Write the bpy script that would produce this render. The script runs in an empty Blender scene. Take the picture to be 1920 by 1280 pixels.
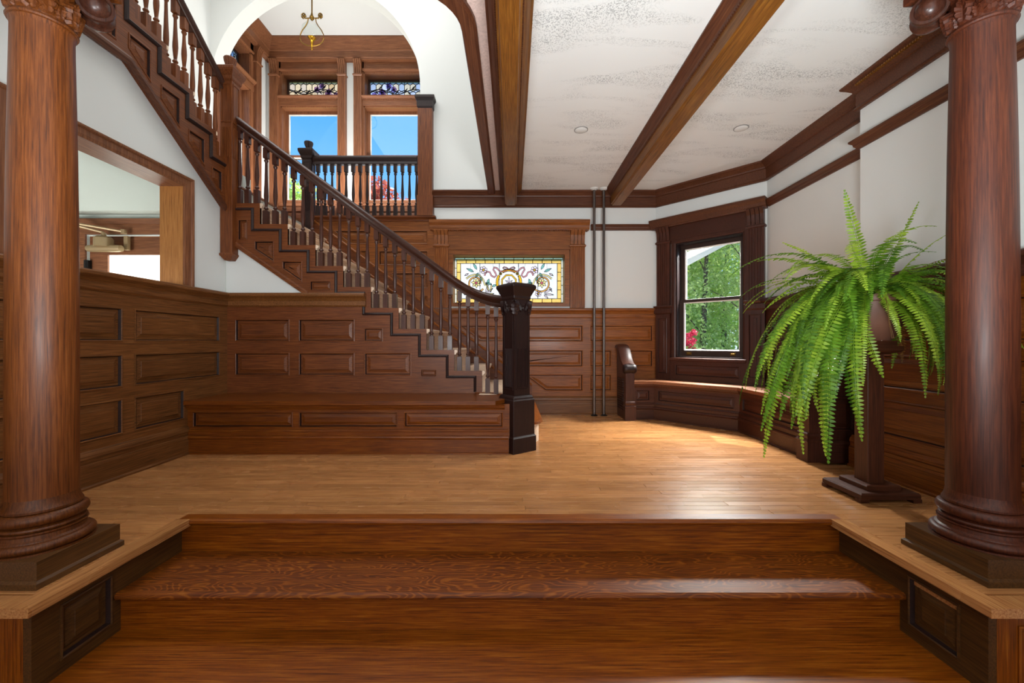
import bpy, bmesh, math, random
import numpy as np
from mathutils import Vector, Matrix
from mathutils.geometry import tessellate_polygon

S = bpy.context.scene
COL = S.collection
R = math.radians

# ------------------------------------------------------------------ camera, sky, sun, lights, exposure
cam_d = bpy.data.cameras.new('camera')
cam = bpy.data.objects.new('camera', cam_d); COL.objects.link(cam)
cam.location = (0, 0, 0.92); cam.rotation_euler = (R(90), 0, 0)
cam_d.sensor_width = 36; cam_d.lens = 36 * 760 / 1920; cam_d.clip_start = 0.05; cam_d.clip_end = 300
S.camera = cam
S.view_settings.view_transform = 'Standard'; S.view_settings.look = 'None'
S.view_settings.gamma = 1; S.view_settings.use_curve_mapping = False
S.view_settings.exposure = 0.25

def lin(c):
    if isinstance(c, str):
        c = c.lstrip('#'); c = [int(c[i:i+2], 16) / 255 for i in (0, 2, 4)]
    return tuple(x / 12.92 if x <= .04045 else ((x + .055) / 1.055) ** 2.4 for x in c)

world = bpy.data.worlds.new('sky'); S.world = world; world.use_nodes = True
nt = world.node_tree; nt.nodes.clear()
wo = nt.nodes.new('ShaderNodeOutputWorld'); bg = nt.nodes.new('ShaderNodeBackground')
tc = nt.nodes.new('ShaderNodeTexCoord'); sx = nt.nodes.new('ShaderNodeSeparateXYZ'); rp = nt.nodes.new('ShaderNodeValToRGB')
nt.links.new(tc.outputs['Generated'], sx.inputs[0]); nt.links.new(sx.outputs['Z'], rp.inputs[0])
rp.color_ramp.elements[0].position = 0.0; rp.color_ramp.elements[0].color = (*lin('#cfe4f5'), 1)
rp.color_ramp.elements[1].position = 1.0; rp.color_ramp.elements[1].color = (*lin('#3f86d6'), 1)
e = rp.color_ramp.elements.new(0.22); e.color = (*lin('#8cc4fb'), 1)
e = rp.color_ramp.elements.new(0.45); e.color = (*lin('#56a4f0'), 1)
nt.links.new(rp.outputs[0], bg.inputs[0]); bg.inputs[1].default_value = 1.2
nt.links.new(bg.outputs[0], wo.inputs[0])

def sun(name, direction, strength, col=(1, 1, 1), angle=0.6):
    d = bpy.data.lights.new(name, 'SUN'); d.energy = strength; d.color = col; d.angle = R(angle)
    o = bpy.data.objects.new(name, d); COL.objects.link(o)
    o.rotation_euler = Vector(direction).to_track_quat('Z', 'Y').to_euler(); o.location = (-10, 6, 20)
    return o
def area(name, loc, to, sx_, sy_, power, col=(1, 1, 1)):
    d = bpy.data.lights.new(name, 'AREA'); d.shape = 'RECTANGLE'; d.size = sx_; d.size_y = sy_; d.energy = power; d.color = col
    o = bpy.data.objects.new(name, d); COL.objects.link(o); o.location = loc
    o.rotation_euler = (Vector(to) - Vector(loc)).to_track_quat('-Z', 'Y').to_euler()
    return o
sun('sun', (.12, .55, .83), 10.0, (1, .97, .90))
area('hall_front_fill', (0.3, -3.6, 1.6), (0.2, 2.6, 1.2), 4.6, 2.6, 74, (1, 1, 1))  # added fill from behind the camera; no window is built there
area('hall_up_fill_right', (.85, .4, .9), (.85, .85, 1.9), .7, .5, 74, (.92, .97, 1))  # unseen fill without a fixture, added to brighten the ceiling
area('hall_up_fill_left', (-.85, .4, .9), (-.85, .85, 1.9), .7, .5, 46, (.92, .97, 1))  # its left partner, likewise added for the ceiling
area('stairwell_fill', (-1.9, 3.6, 5.6), (-1.9, 3.7, 0), 2.6, 2.4, 66, (1, 1, 1))  # added overhead fill for the stairwell, no source behind it
area('alcove_fill', (-2.5, 5.95, 2.98), (-2.5, 5.96, 6), 2.2, .4, 50, (1, .99, .97))  # unseen upward fill added to whiten the alcove ceiling
area('bay_fill', (2.75, 5.25, 2.7), (.9, 3.4, 0), 1.2, .7, 1150, (1, .99, .97))  # added fill outside the bay, pushes extra light through the window

# ------------------------------------------------------------------ materials
MATS = {}
def new_mat(name):
    m = bpy.data.materials.new(name); m.use_nodes = True
    n = m.node_tree; n.nodes.clear()
    out = n.nodes.new('ShaderNodeOutputMaterial'); p = n.nodes.new('ShaderNodeBsdfPrincipled')
    n.links.new(p.outputs[0], out.inputs[0])
    return m, n, p, out
def plain(name, col, rough=.5, metal=0.0, coat=0.0, noise=0.0, bump=0.0, nscale=20.0):
    if name in MATS: return MATS[name]
    m, n, p, out = new_mat(name)
    c = lin(col)
    p.inputs['Base Color'].default_value = (*c, 1); p.inputs['Roughness'].default_value = rough
    p.inputs['Metallic'].default_value = metal; p.inputs['Coat Weight'].default_value = coat
    if noise or bump:
        t = n.nodes.new('ShaderNodeTexCoord'); nz = n.nodes.new('ShaderNodeTexNoise')
        nz.inputs['Scale'].default_value = nscale; nz.inputs['Detail'].default_value = 5
        n.links.new(t.outputs['Object'], nz.inputs['Vector'])
        if noise:
            r = n.nodes.new('ShaderNodeValToRGB')
            r.color_ramp.elements[0].position = .3; r.color_ramp.elements[1].position = .7
            r.color_ramp.elements[0].color = (*[x * (1 - noise) for x in c], 1)
            r.color_ramp.elements[1].color = (*[min(1, x * (1 + noise)) for x in c], 1)
            n.links.new(nz.outputs[0], r.inputs[0]); n.links.new(r.outputs[0], p.inputs['Base Color'])
        if bump:
            b = n.nodes.new('ShaderNodeBump'); b.inputs['Strength'].default_value = bump; b.inputs['Distance'].default_value = .01
            n.links.new(nz.outputs[0], b.inputs['Height']); n.links.new(b.outputs[0], p.inputs['Normal'])
    MATS[name] = m
    return m

WOODS = {  # dark grain, body, light grain, roughness, coat
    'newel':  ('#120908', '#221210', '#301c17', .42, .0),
    'baluster': ('#28150f', '#45281f', '#58362a', .34, .12),
    'rail':   ('#24130e', '#3c2118', '#4e2e22', .34, .12),
    'stair':  ('#34180c', '#5e331b', '#784829', .42, .05),
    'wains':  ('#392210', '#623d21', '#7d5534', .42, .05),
    'bench':  ('#391a09', '#5f3013', '#7c4a20', .38, .08),
    'honey':  ('#4a260e', '#784522', '#955f32', .40, .06),
    'upper':  ('#553322', '#7c5038', '#98694a', .44, .04),
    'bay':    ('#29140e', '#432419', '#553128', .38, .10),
    'jamb':   ('#7d4a1e', '#a66d36', '#bf864b', .48, .03),
    'floor':  ('#7b4a25', '#a97344', '#c28e58', .25, .20),
    'step':   ('#471f07', '#7a3e14', '#9c612b', .40, .05),
    'cheek':  ('#2c1c0f', '#4c311a', '#654626', .40, .08),
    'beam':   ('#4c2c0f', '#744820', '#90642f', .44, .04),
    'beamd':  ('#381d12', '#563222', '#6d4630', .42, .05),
    'col':    ('#381a0b', '#613417', '#7c4a28', .46, .03),
    'colr':   ('#260e08', '#482214', '#5e311d', .48, .02),
    'riser':  ('#b89a80', '#d8bea4', '#e8d6c2', .40, .10),
    'stand':  ('#26110b', '#442416', '#573020', .44, .05),
}
def wood(kind, axis='x', flame=False):
    key = 'wood_%s_%s%s' % (kind, axis, '_flame' if flame else '')
    if key in MATS: return MATS[key]
    dk, md, lt, rough, coat = WOODS[kind]
    if flame: rough, coat = .5, 0
    m, n, p, out = new_mat(key)
    t = n.nodes.new('ShaderNodeTexCoord'); oi = n.nodes.new('ShaderNodeObjectInfo')
    sc = n.nodes.new('ShaderNodeVectorMath'); sc.operation = 'SCALE'; sc.inputs[0].default_value = (13.1, 7.7, 9.3)
    n.links.new(oi.outputs['Random'], sc.inputs['Scale'])
    ad = n.nodes.new('ShaderNodeVectorMath'); ad.operation = 'ADD'
    n.links.new(t.outputs['Object'], ad.inputs[0]); n.links.new(sc.outputs[0], ad.inputs[1])
    mp = n.nodes.new('ShaderNodeMapping')
    s = [95.0, 95.0, 95.0]; s['xyz'.index(axis)] = 3.0
    mp.inputs['Scale'].default_value = s
    n.links.new(ad.outputs[0], mp.inputs['Vector'])
    nz = n.nodes.new('ShaderNodeTexNoise'); nz.inputs['Scale'].default_value = 1.6
    nz.inputs['Detail'].default_value = 8; nz.inputs['Roughness'].default_value = .66; nz.inputs['Distortion'].default_value = .35
    n.links.new(mp.outputs[0], nz.inputs['Vector'])
    fac = nz.outputs[0]
    if flame:   # contour-like figure of plain-sawn oak
        mp2 = n.nodes.new('ShaderNodeMapping'); s2 = [9.0, 9.0, 9.0]; s2['xyz'.index(axis)] = 2.4
        mp2.inputs['Scale'].default_value = s2; n.links.new(ad.outputs[0], mp2.inputs['Vector'])
        nf = n.nodes.new('ShaderNodeTexNoise'); nf.inputs['Scale'].default_value = .8; nf.inputs['Detail'].default_value = 2.5; nf.inputs['Roughness'].default_value = .45
        n.links.new(mp2.outputs[0], nf.inputs['Vector'])
        k1 = n.nodes.new('ShaderNodeMath'); k1.operation = 'MULTIPLY'; k1.inputs[1].default_value = 170; n.links.new(nf.outputs[0], k1.inputs[0])
        k2 = n.nodes.new('ShaderNodeMath'); k2.operation = 'SINE'; n.links.new(k1.outputs[0], k2.inputs[0])
        k3 = n.nodes.new('ShaderNodeMapRange'); k3.inputs['From Min'].default_value = .2; n.links.new(k2.outputs[0], k3.inputs['Value'])
        mx0 = n.nodes.new('ShaderNodeMix'); mx0.inputs['Factor'].default_value = .17
        n.links.new(fac, mx0.inputs['A']); n.links.new(k3.outputs[0], mx0.inputs['B']); fac = mx0.outputs['Result']
    r = n.nodes.new('ShaderNodeValToRGB')
    r.color_ramp.elements[0].position = .30; r.color_ramp.elements[0].color = (*lin(dk), 1)
    r.color_ramp.elements[1].position = .72; r.color_ramp.elements[1].color = (*lin(lt), 1)
    e = r.color_ramp.elements.new(.5); e.color = (*lin(md), 1)
    n.links.new(fac, r.inputs[0])
    # slow drift of tone and a little difference from board to board
    n2 = n.nodes.new('ShaderNodeTexNoise'); n2.inputs['Scale'].default_value = 2.3; n2.inputs['Detail'].default_value = 2
    n.links.new(ad.outputs[0], n2.inputs['Vector'])
    mr = n.nodes.new('ShaderNodeMapRange'); gain = {'stair': 1.22, 'wains': 1.2, 'bench': 1.15, 'honey': 1.12}.get(kind, 1.0)
    mr.inputs['To Min'].default_value = .76 * gain; mr.inputs['To Max'].default_value = 1.24 * gain
    n.links.new(n2.outputs[0], mr.inputs['Value'])
    mr2 = n.nodes.new('ShaderNodeMapRange'); mr2.inputs['To Min'].default_value = .88; mr2.inputs['To Max'].default_value = 1.12
    n.links.new(oi.outputs['Random'], mr2.inputs['Value'])
    mu = n.nodes.new('ShaderNodeMath'); mu.operation = 'MULTIPLY'
    n.links.new(mr.outputs[0], mu.inputs[0]); n.links.new(mr2.outputs[0], mu.inputs[1])
    hs = n.nodes.new('ShaderNodeHueSaturation'); hs.inputs['Saturation'].default_value = 1.0 if kind in ('floor', 'jamb', 'riser') else 1.05; n.links.new(mu.outputs[0], hs.inputs['Value']); n.links.new(r.outputs[0], hs.inputs['Color'])
    n.links.new(hs.outputs[0], p.inputs['Base Color'])
    mr3 = n.nodes.new('ShaderNodeMapRange'); mr3.inputs['To Min'].default_value = rough - .06; mr3.inputs['To Max'].default_value = rough + .10
    n.links.new(n2.outputs[0], mr3.inputs['Value']); n.links.new(mr3.outputs[0], p.inputs['Roughness'])
    p.inputs['Coat Weight'].default_value = coat; p.inputs['Coat Roughness'].default_value = .14
    b = n.nodes.new('ShaderNodeBump'); b.inputs['Strength'].default_value = .06; b.inputs['Distance'].default_value = .004
    n.links.new(nz.outputs[0], b.inputs['Height']); n.links.new(b.outputs[0], p.inputs['Normal'])
    p.inputs['Specular IOR Level'].default_value = .34
    MATS[key] = m
    return m

def plaster_ceiling():
    m, n, p, out = new_mat('stippled_ceiling_plaster')
    t = n.nodes.new('ShaderNodeTexCoord')
    a = n.nodes.new('ShaderNodeTexNoise'); a.inputs['Scale'].default_value = 130; a.inputs['Detail'].default_value = 3
    n.links.new(t.outputs['Object'], a.inputs['Vector'])
    mp = n.nodes.new('ShaderNodeMapping'); mp.inputs['Scale'].default_value = (.8, 3.0, 1); n.links.new(t.outputs['Object'], mp.inputs['Vector'])
    b = n.nodes.new('ShaderNodeTexNoise'); b.inputs['Scale'].default_value = 1.5; b.inputs['Detail'].default_value = 4; b.inputs['Distortion'].default_value = .8
    n.links.new(mp.outputs[0], b.inputs['Vector'])
    r = n.nodes.new('ShaderNodeValToRGB'); r.color_ramp.elements[0].position = .48; r.color_ramp.elements[1].position = .66
    n.links.new(b.outputs[0], r.inputs[0])
    r2 = n.nodes.new('ShaderNodeValToRGB'); r2.color_ramp.elements[0].position = .50; r2.color_ramp.elements[1].position = .60
    n.links.new(a.outputs[0], r2.inputs[0])
    mul = n.nodes.new('ShaderNodeMath'); mul.operation = 'MULTIPLY'; n.links.new(r.outputs[0], mul.inputs[0]); n.links.new(r2.outputs[0], mul.inputs[1])
    mx = n.nodes.new('ShaderNodeMix'); mx.data_type = 'RGBA'
    mx.inputs['A'].default_value = (*lin('#e2e3e0'), 1); mx.inputs['B'].default_value = (*lin('#adafad'), 1)
    n.links.new(mul.outputs[0], mx.inputs['Factor']); n.links.new(mx.outputs['Result'], p.inputs['Base Color'])
    p.inputs['Roughness'].default_value = .8
    bu = n.nodes.new('ShaderNodeBump'); bu.inputs['Strength'].default_value = .25; bu.inputs['Distance'].default_value = .01
    n.links.new(mul.outputs[0], bu.inputs['Height']); n.links.new(bu.outputs[0], p.inputs['Normal'])
    MATS['stippled_ceiling_plaster'] = m
    return m

def glass_clear(name='clear_glass', ior=1.25):
    m, n, p, out = new_mat(name); n.nodes.remove(p)
    tr = n.nodes.new('ShaderNodeBsdfTransparent'); gl = n.nodes.new('ShaderNodeBsdfGlossy'); gl.inputs['Roughness'].default_value = .02
    tr.inputs[0].default_value = (.97, .985, .98, 1)
    lw = n.nodes.new('ShaderNodeLayerWeight'); lw.inputs['Blend'].default_value = .5
    pw_ = n.nodes.new('ShaderNodeMath'); pw_.operation = 'POWER'; pw_.inputs[1].default_value = 4; n.links.new(lw.outputs['Facing'], pw_.inputs[0])
    fr = n.nodes.new('ShaderNodeMath'); fr.operation = 'MULTIPLY_ADD'; fr.inputs[1].default_value = (ior - 1) * 1.6; fr.inputs[2].default_value = (ior - 1) * .08
    n.links.new(pw_.outputs[0], fr.inputs[0])
    mx = n.nodes.new('ShaderNodeMixShader')
    n.links.new(fr.outputs[0], mx.inputs[0]); n.links.new(tr.outputs[0], mx.inputs[1]); n.links.new(gl.outputs[0], mx.inputs[2])
    n.links.new(mx.outputs[0], out.inputs[0]); MATS[name] = m
    return m
def glass_opal(name, col, clear=.25):
    """milky leaded glass: scatters the daylight that falls on its outside"""
    if name in MATS: return MATS[name]
    m, n, p, out = new_mat(name); n.nodes.remove(p)
    t = n.nodes.new('ShaderNodeTexCoord'); nz = n.nodes.new('ShaderNodeTexNoise'); nz.inputs['Scale'].default_value = 18
    n.links.new(t.outputs['Object'], nz.inputs['Vector'])
    r = n.nodes.new('ShaderNodeValToRGB'); c = lin(col)
    r.color_ramp.elements[0].position = .3; r.color_ramp.elements[1].position = .7
    r.color_ramp.elements[0].color = (*[x * .82 for x in c], 1); r.color_ramp.elements[1].color = (*c, 1)
    n.links.new(nz.outputs[0], r.inputs[0])
    tl = n.nodes.new('ShaderNodeBsdfTranslucent'); tr = n.nodes.new('ShaderNodeBsdfTransparent')
    n.links.new(r.outputs[0], tl.inputs[0]); n.links.new(r.outputs[0], tr.inputs[0])
    mx = n.nodes.new('ShaderNodeMixShader'); mx.inputs[0].default_value = clear
    n.links.new(tl.outputs[0], mx.inputs[1]); n.links.new(tr.outputs[0], mx.inputs[2]); n.links.new(mx.outputs[0], out.inputs[0])
    MATS[name] = m
    return m
def glass_tint(name, col):
    if name in MATS: return MATS[name]
    m, n, p, out = new_mat(name); n.nodes.remove(p)
    tr = n.nodes.new('ShaderNodeBsdfTransparent'); tr.inputs[0].default_value = (*[x ** .5 for x in lin(col)], 1)
    n.links.new(tr.outputs[0], out.inputs[0]); MATS[name] = m
    return m
def leaf_mat(name, c0, c1, trans=.35, rough=.45):
    if name in MATS: return MATS[name]
    m, n, p, out = new_mat(name)
    oi = n.nodes.new('ShaderNodeObjectInfo'); geo = n.nodes.new('ShaderNodeNewGeometry')
    ad = n.nodes.new('ShaderNodeMath'); ad.operation = 'ADD'; n.links.new(oi.outputs['Random'], ad.inputs[0]); n.links.new(geo.outputs['Random Per Island'], ad.inputs[1])
    hf = n.nodes.new('ShaderNodeMath'); hf.operation = 'MULTIPLY'; hf.inputs[1].default_value = .5; n.links.new(ad.outputs[0], hf.inputs[0])
    r = n.nodes.new('ShaderNodeValToRGB'); r.color_ramp.elements[0].color = (*lin(c0), 1); r.color_ramp.elements[1].color = (*lin(c1), 1)
    r.color_ramp.elements[0].position = .15; r.color_ramp.elements[1].position = .85
    n.links.new(hf.outputs[0], r.inputs[0]); n.links.new(r.outputs[0], p.inputs['Base Color']); p.inputs['Roughness'].default_value = rough
    tl = n.nodes.new('ShaderNodeBsdfTranslucent'); n.links.new(r.outputs[0], tl.inputs[0])
    mx = n.nodes.new('ShaderNodeMixShader'); mx.inputs[0].default_value = trans
    n.links.new(p.outputs[0], mx.inputs[1]); n.links.new(tl.outputs[0], mx.inputs[2]); n.links.new(mx.outputs[0], out.inputs[0])
    MATS[name] = m
    return m

WHITE = plain('white_wall_paint', '#dcdedb', .6)
SAGE = plain('pale_grey_green_paint', '#c3cbc4', .7, bump=.12, nscale=25)
CEIL = plaster_ceiling()
PINK = plain('pinkish_rough_plaster', '#cdb4aa', .85, noise=.12, bump=.6, nscale=60)
GLASS = glass_clear(); THIN = glass_clear('thin_lamp_glass', 1.07); CLEARBACK = glass_tint('clear_glass_back', '#ffffff')
LEAD = plain('dark_lead_came', '#20202a', .5, .4)
STEEL = plain('brushed_grey_steel', '#6a625e', .36, .8)
BRASS = plain('aged_brass', '#8a6a32', .3, .95)
SASH = plain('dark_brown_sash_paint', '#33211a', .35, coat=.2)
SASHW = plain('white_sash_paint', '#d9d7d2', .5)
BRONZE = plain('bronze_door_closer_paint', '#a48c68', .4, .3)
IRON = plain('black_iron', '#1c1a1a', .5, .5)

# ------------------------------------------------------------------ mesh helpers
class PL:
    """a working plane: u along it, v up it, c out of it"""
    def __init__(s, o, u, n, v=(0, 0, 1)):
        s.o, s.u, s.n, s.v = Vector(o), Vector(u).normalized(), Vector(n).normalized(), Vector(v).normalized()
    def pt(s, a, b, c=0.0): return s.o + s.u * a + s.v * b + s.n * c

def inset(poly, d):
    n = len(poly); out = []
    area_ = sum(poly[i][0] * poly[(i+1) % n][1] - poly[(i+1) % n][0] * poly[i][1] for i in range(n))
    sgn = 1 if area_ > 0 else -1
    L = []
    for i in range(n):
        x0, y0 = poly[i]; x1, y1 = poly[(i+1) % n]; dx, dy = x1 - x0, y1 - y0; l = math.hypot(dx, dy)
        nx, ny = -dy / l * sgn, dx / l * sgn
        L.append((x0 + nx * d, y0 + ny * d, dx / l, dy / l))
    for i in range(n):
        ax, ay, adx, ady = L[i-1]; bx, by, bdx, bdy = L[i]
        den = adx * bdy - ady * bdx
        if abs(den) < 1e-6: out.append((bx, by)); continue
        t = ((bx - ax) * bdy - (by - ay) * bdx) / den
        out.append((ax + adx * t, ay + ady * t))
    return out
def clip_half(poly, a, b, c):
    """keep the side where a*x+b*y+c >= 0"""
    out = []
    for i in range(len(poly)):
        p, q = poly[i], poly[(i+1) % len(poly)]
        dp, dq = a*p[0]+b*p[1]+c, a*q[0]+b*q[1]+c
        if dp >= 0: out.append(p)
        if (dp >= 0) != (dq >= 0):
            t = dp / (dp - dq); out.append((p[0]+(q[0]-p[0])*t, p[1]+(q[1]-p[1])*t))
    return out
def rect(u0, u1, v0, v1): return [(u0, v0), (u1, v0), (u1, v1), (u0, v1)]

class MB:
    def __init__(s): s.v = []; s.f = []; s.m = []; s.mi = 0
    def add(s, vs, fs):
        b = len(s.v); s.v.extend([tuple(x) for x in vs]); s.f.extend([tuple(i + b for i in f) for f in fs]); s.m.extend([s.mi] * len(fs)); return s
    def box(s, x0, x1, y0, y1, z0, z1):
        return s.add([(x, y, z) for z in (z0, z1) for y in (y0, y1) for x in (x0, x1)],
                     [(0, 2, 3, 1), (4, 5, 7, 6), (0, 1, 5, 4), (2, 6, 7, 3), (0, 4, 6, 2), (1, 3, 7, 5)])
    def pbox(s, pl, u0, u1, v0, v1, c0, c1): return s.prism(pl, rect(u0, u1, v0, v1), c0, c1)
    def bbox(s, pl, u0, u1, v0, v1, c0, c1, b=.006):
        """box with a chamfered outer face"""
        return s.loft([[pl.pt(*q, c0) for q in rect(u0, u1, v0, v1)], [pl.pt(*q, c1 - b) for q in rect(u0, u1, v0, v1)],
                       [pl.pt(*q, c1) for q in rect(u0 + b, u1 - b, v0 + b, v1 - b)]])
    def prism(s, pl, poly, c0, c1):
        n = len(poly)
        return s.add([pl.pt(a, b, c0) for a, b in poly] + [pl.pt(a, b, c1) for a, b in poly],
                     [tuple(range(n))[::-1], tuple(range(n, 2*n))] + [(i, (i+1) % n, n + (i+1) % n, n + i) for i in range(n)])
    def vprism(s, pl, poly, v0, v1):
        n = len(poly)
        return s.add([pl.pt(a, v0, c) for a, c in poly] + [pl.pt(a, v1, c) for a, c in poly],
                     [tuple(range(n))[::-1], tuple(range(n, 2*n))] + [(i, (i+1) % n, n + (i+1) % n, n + i) for i in range(n)])
    def loft(s, rings, cap=True, closed=False):
        n = len(rings[0]); fs = []
        for k in range(len(rings) - (0 if closed else 1)):
            a, b = k * n, ((k + 1) % len(rings)) * n
            fs += [(a + i, a + (i+1) % n, b + (i+1) % n, b + i) for i in range(n)]
        if cap and not closed: fs += [tuple(range(n))[::-1], tuple(range((len(rings)-1) * n, len(rings) * n))]
        return s.add([p for r in rings for p in r], fs)
    def lathe(s, prof, c=(0, 0, 0), seg=16, mat=None):
        rings = []
        for r, z in prof:
            ring = [Vector((max(r, 1e-4) * math.cos(2*math.pi*i/seg), max(r, 1e-4) * math.sin(2*math.pi*i/seg), z)) for i in range(seg)]
            if mat is not None: ring = [mat @ p for p in ring]
            rings.append([p + Vector(c) for p in ring])
        return s.loft(rings)
    def squares(s, prof, c, rot=0.0, chamf=0.0):
        """square sections (half width, z) stacked on one axis"""
        rings = []
        for h, z in prof:
            if chamf:
                k = h - chamf; pts = [(-k, -h), (k, -h), (h, -k), (h, k), (k, h), (-k, h), (-h, k), (-h, -k)]
            else: pts = [(-h, -h), (h, -h), (h, h), (-h, h)]
            ca, sa = math.cos(rot), math.sin(rot)
            rings.append([Vector((c[0] + x*ca - y*sa, c[1] + x*sa + y*ca, z)) for x, y in pts])
        return s.loft(rings)
    def tube(s, path, r, seg=8, r1=None):
        path = [Vector(p) for p in path]; rings = []
        for i, p in enumerate(path):
            t = (path[min(i+1, len(path)-1)] - path[max(i-1, 0)]).normalized()
            a = t.cross(Vector((0, 0, 1)));  a = t.cross(Vector((1, 0, 0))) if a.length < .1 else a
            a.normalize(); b = t.cross(a)
            rr = r if r1 is None else r + (r1 - r) * i / (len(path) - 1)
            rings.append([p + (a*math.cos(2*math.pi*k/seg) + b*math.sin(2*math.pi*k/seg)) * rr for k in range(seg)])
        return s.loft(rings)
    def sweep(s, path, prof, N=(0, 0, 1), closed=False):
        N = Vector(N); P = [Vector(p) for p in path]; n = len(P); rings = []
        def side(a, b):
            t = b - a; t = t - N * t.dot(N); t.normalize(); return t.cross(N)
        for i in range(n):
            if closed: s1, s2 = side(P[i-1], P[i]), side(P[i], P[(i+1) % n])
            else:
                s1 = side(P[i-1], P[i]) if i else side(P[0], P[1]); s2 = side(P[i], P[i+1]) if i < n-1 else s1
            mvec = (s1 + s2) / max(.2, 1 + s1.dot(s2))
            rings.append([P[i] + mvec * a + N * b for a, b in prof])
        return s.loft(rings, closed=closed)
    def build(s, name, mat, parent=None, smooth=0.0, **props):
        me = bpy.data.meshes.new(name); me.from_pydata(s.v, [], s.f)
        bm = bmesh.new(); bm.from_mesh(me); bmesh.ops.recalc_face_normals(bm, faces=bm.faces); bm.to_mesh(me); bm.free()
        for m in (mat if isinstance(mat, (list, tuple)) else [mat]): me.materials.append(m)
        if isinstance(mat, (list, tuple)): me.polygons.foreach_set('material_index', s.m)
        if smooth:
            me.polygons.foreach_set('use_smooth', [True] * len(me.polygons)); me.set_sharp_from_angle(angle=R(smooth))
        me.update()
        return link(me, name, parent, **props)
def link(me, name, parent=None, **props):
    o = bpy.data.objects.new(name, me); COL.objects.link(o)
    if parent is not None: adopt(o, parent)
    for k, v in props.items(): o[k] = v
    return o
def world_loc(o):
    M = Vector((0, 0, 0))
    while o is not None:
        M = M + o.location
        if o.parent is not None: M = M + o.matrix_parent_inverse.translation
        o = o.parent
    return M
def adopt(o, parent):
    o.parent = parent; o.matrix_parent_inverse = Matrix.Translation(-world_loc(parent))
def thing(name, label, cat, loc=(0, 0, 0), group=None):
    o = bpy.data.objects.new(name, None); COL.objects.link(o); o.location = loc; o.empty_display_size = .1
    return tag(o, label, cat, group)
def tag(o, label, cat=None, group=None):
    o['label'] = label
    if cat: o['category'] = cat
    if group: o['group'] = group
    return o
def struct(o, label): o['kind'] = 'structure'; o['label'] = label; return o

# ------------------------------------------------------------------ joinery helpers
RINGS = [(0, -.013), (0, .004), (.006, .006), (.011, .003), (.016, -.010), (.020, -.022), (.028, -.022), (.030, -.012), (.056, -.005), (.058, -.001)]
def panel(pl, poly, mat, parent, name='panel', k=None):
    """raised and fielded panel with its own moulding, filling one opening of a frame"""
    us = [p[0] for p in poly]; vs = [p[1] for p in poly]
    m = min(max(us) - min(us), max(vs) - min(vs))
    if k is None: k = min(1.0, m / .16)
    if len(poly) == 3 or m < .08: k *= .8
    mb = MB(); mb.loft([[pl.pt(a, b, c) for a, b in inset(poly, i * k + 1e-5)] for i, c in RINGS])
    n = len(poly)   # groove shade round each field is painted in with darker wood
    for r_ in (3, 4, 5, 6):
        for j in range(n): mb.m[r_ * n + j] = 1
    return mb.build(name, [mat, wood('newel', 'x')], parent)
def slab(mb, pl, outer, holes, c0, c1):
    """flat board with openings: front at c1, back at c0"""
    loops = [outer] + holes
    flat = [p for l in loops for p in l]
    tri = tessellate_polygon([[Vector((a, b, 0)) for a, b in l] for l in loops])
    n = len(flat)
    vs = [pl.pt(a, b, c1) for a, b in flat] + [pl.pt(a, b, c0) for a, b in flat]
    fs = [tuple(t) for t in tri] + [(t[2] + n, t[1] + n, t[0] + n) for t in tri]
    k = 0
    for l in loops:
        m = len(l)
        fs += [(k + i, k + (i+1) % m, n + k + (i+1) % m, n + k + i) for i in range(m)]
        k += m
    return mb.add(vs, fs)
def panelling(name, pl, outer, holes, mat, parent, thick=.03, pmat=None, label=None):
    mb = MB(); slab(mb, pl, outer, holes, -thick, 0.0)
    fr = mb.build(name, mat, parent)
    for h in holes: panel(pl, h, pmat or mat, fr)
    if label: fr['label'] = label
    return fr
def flutes(u0, u1, c0, c1, n=5, d=.006, margin=.015):
    """plan outline of a fluted pilaster"""
    pts = [(u0, c0), (u1, c0), (u1, c1)]
    w = (u1 - u0 - 2 * margin) / n
    for i in range(n):
        r = u1 - margin - i * w
        pts += [(r - .18*w, c1), (r - .3*w, c1 - d), (r - .7*w, c1 - d), (r - .82*w, c1)]
    pts.append((u0, c1))
    return pts
CAP = [(0, 0), (.012, 0), (.024, .012), (.026, .05), (.020, .058), (.034, .075), (.052, .088), (.062, .092), (.066, .10), (.066, .116), (.058, .125), (0, .125)]
BASE = [(0, 0), (.042, 0), (.042, .012), (.030, .02), (.030, .135), (.026, .15), (.018, .152), (.018, .175), (.026, .185), (.022, .205), (.008, .225), (0, .23)]
CROWN = [(0, 0), (.022, 0), (.030, .010), (.024, .024), (.018, .026), (.018, .125), (.030, .130), (.034, .145), (.060, .168), (.080, .182), (.086, .19), (.086, .2), (0, .2)]
PRAIL = [(0, 0), (.014, 0), (.020, .016), (.028, .024), (.032, .042), (.044, .052), (.050, .058), (.050, .07), (0, .07)]
CASE = [(0, 0), (0, .016), (.012, .020), (.055, .020), (.060, .026), (.075, .030), (.085, .024), (.092, .040), (.100, .040), (.100, 0)]

# ================================================================== THE SETTING
ZL = -0.525                     # lower hall floor
BK = 5.16                       # back wall
pl_back = PL((0, BK, 0), (1, 0, 0), (0, -1, 0))
pl_left = PL((-2.70, 0, 0), (0, 1, 0), (1, 0, 0))
pl_bay = PL((1.83, BK, 0), (1, -1, 0), (-1, -1, 0))
BAYL = 0.87 * math.sqrt(2)
pl_right = PL((2.70, 4.29, 0), (0, -1, 0), (-1, 0, 0))      # u runs towards the camera
pl_breast = PL((2.56, 2.98, 0), (0, -1, 0), (-1, 0, 0))
pl_alc = PL((0, 6.46, 0), (1, 0, 0), (0, -1, 0))
pl_alcl = PL((-3.90, 0, 0), (0, 1, 0), (1, 0, 0))

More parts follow.
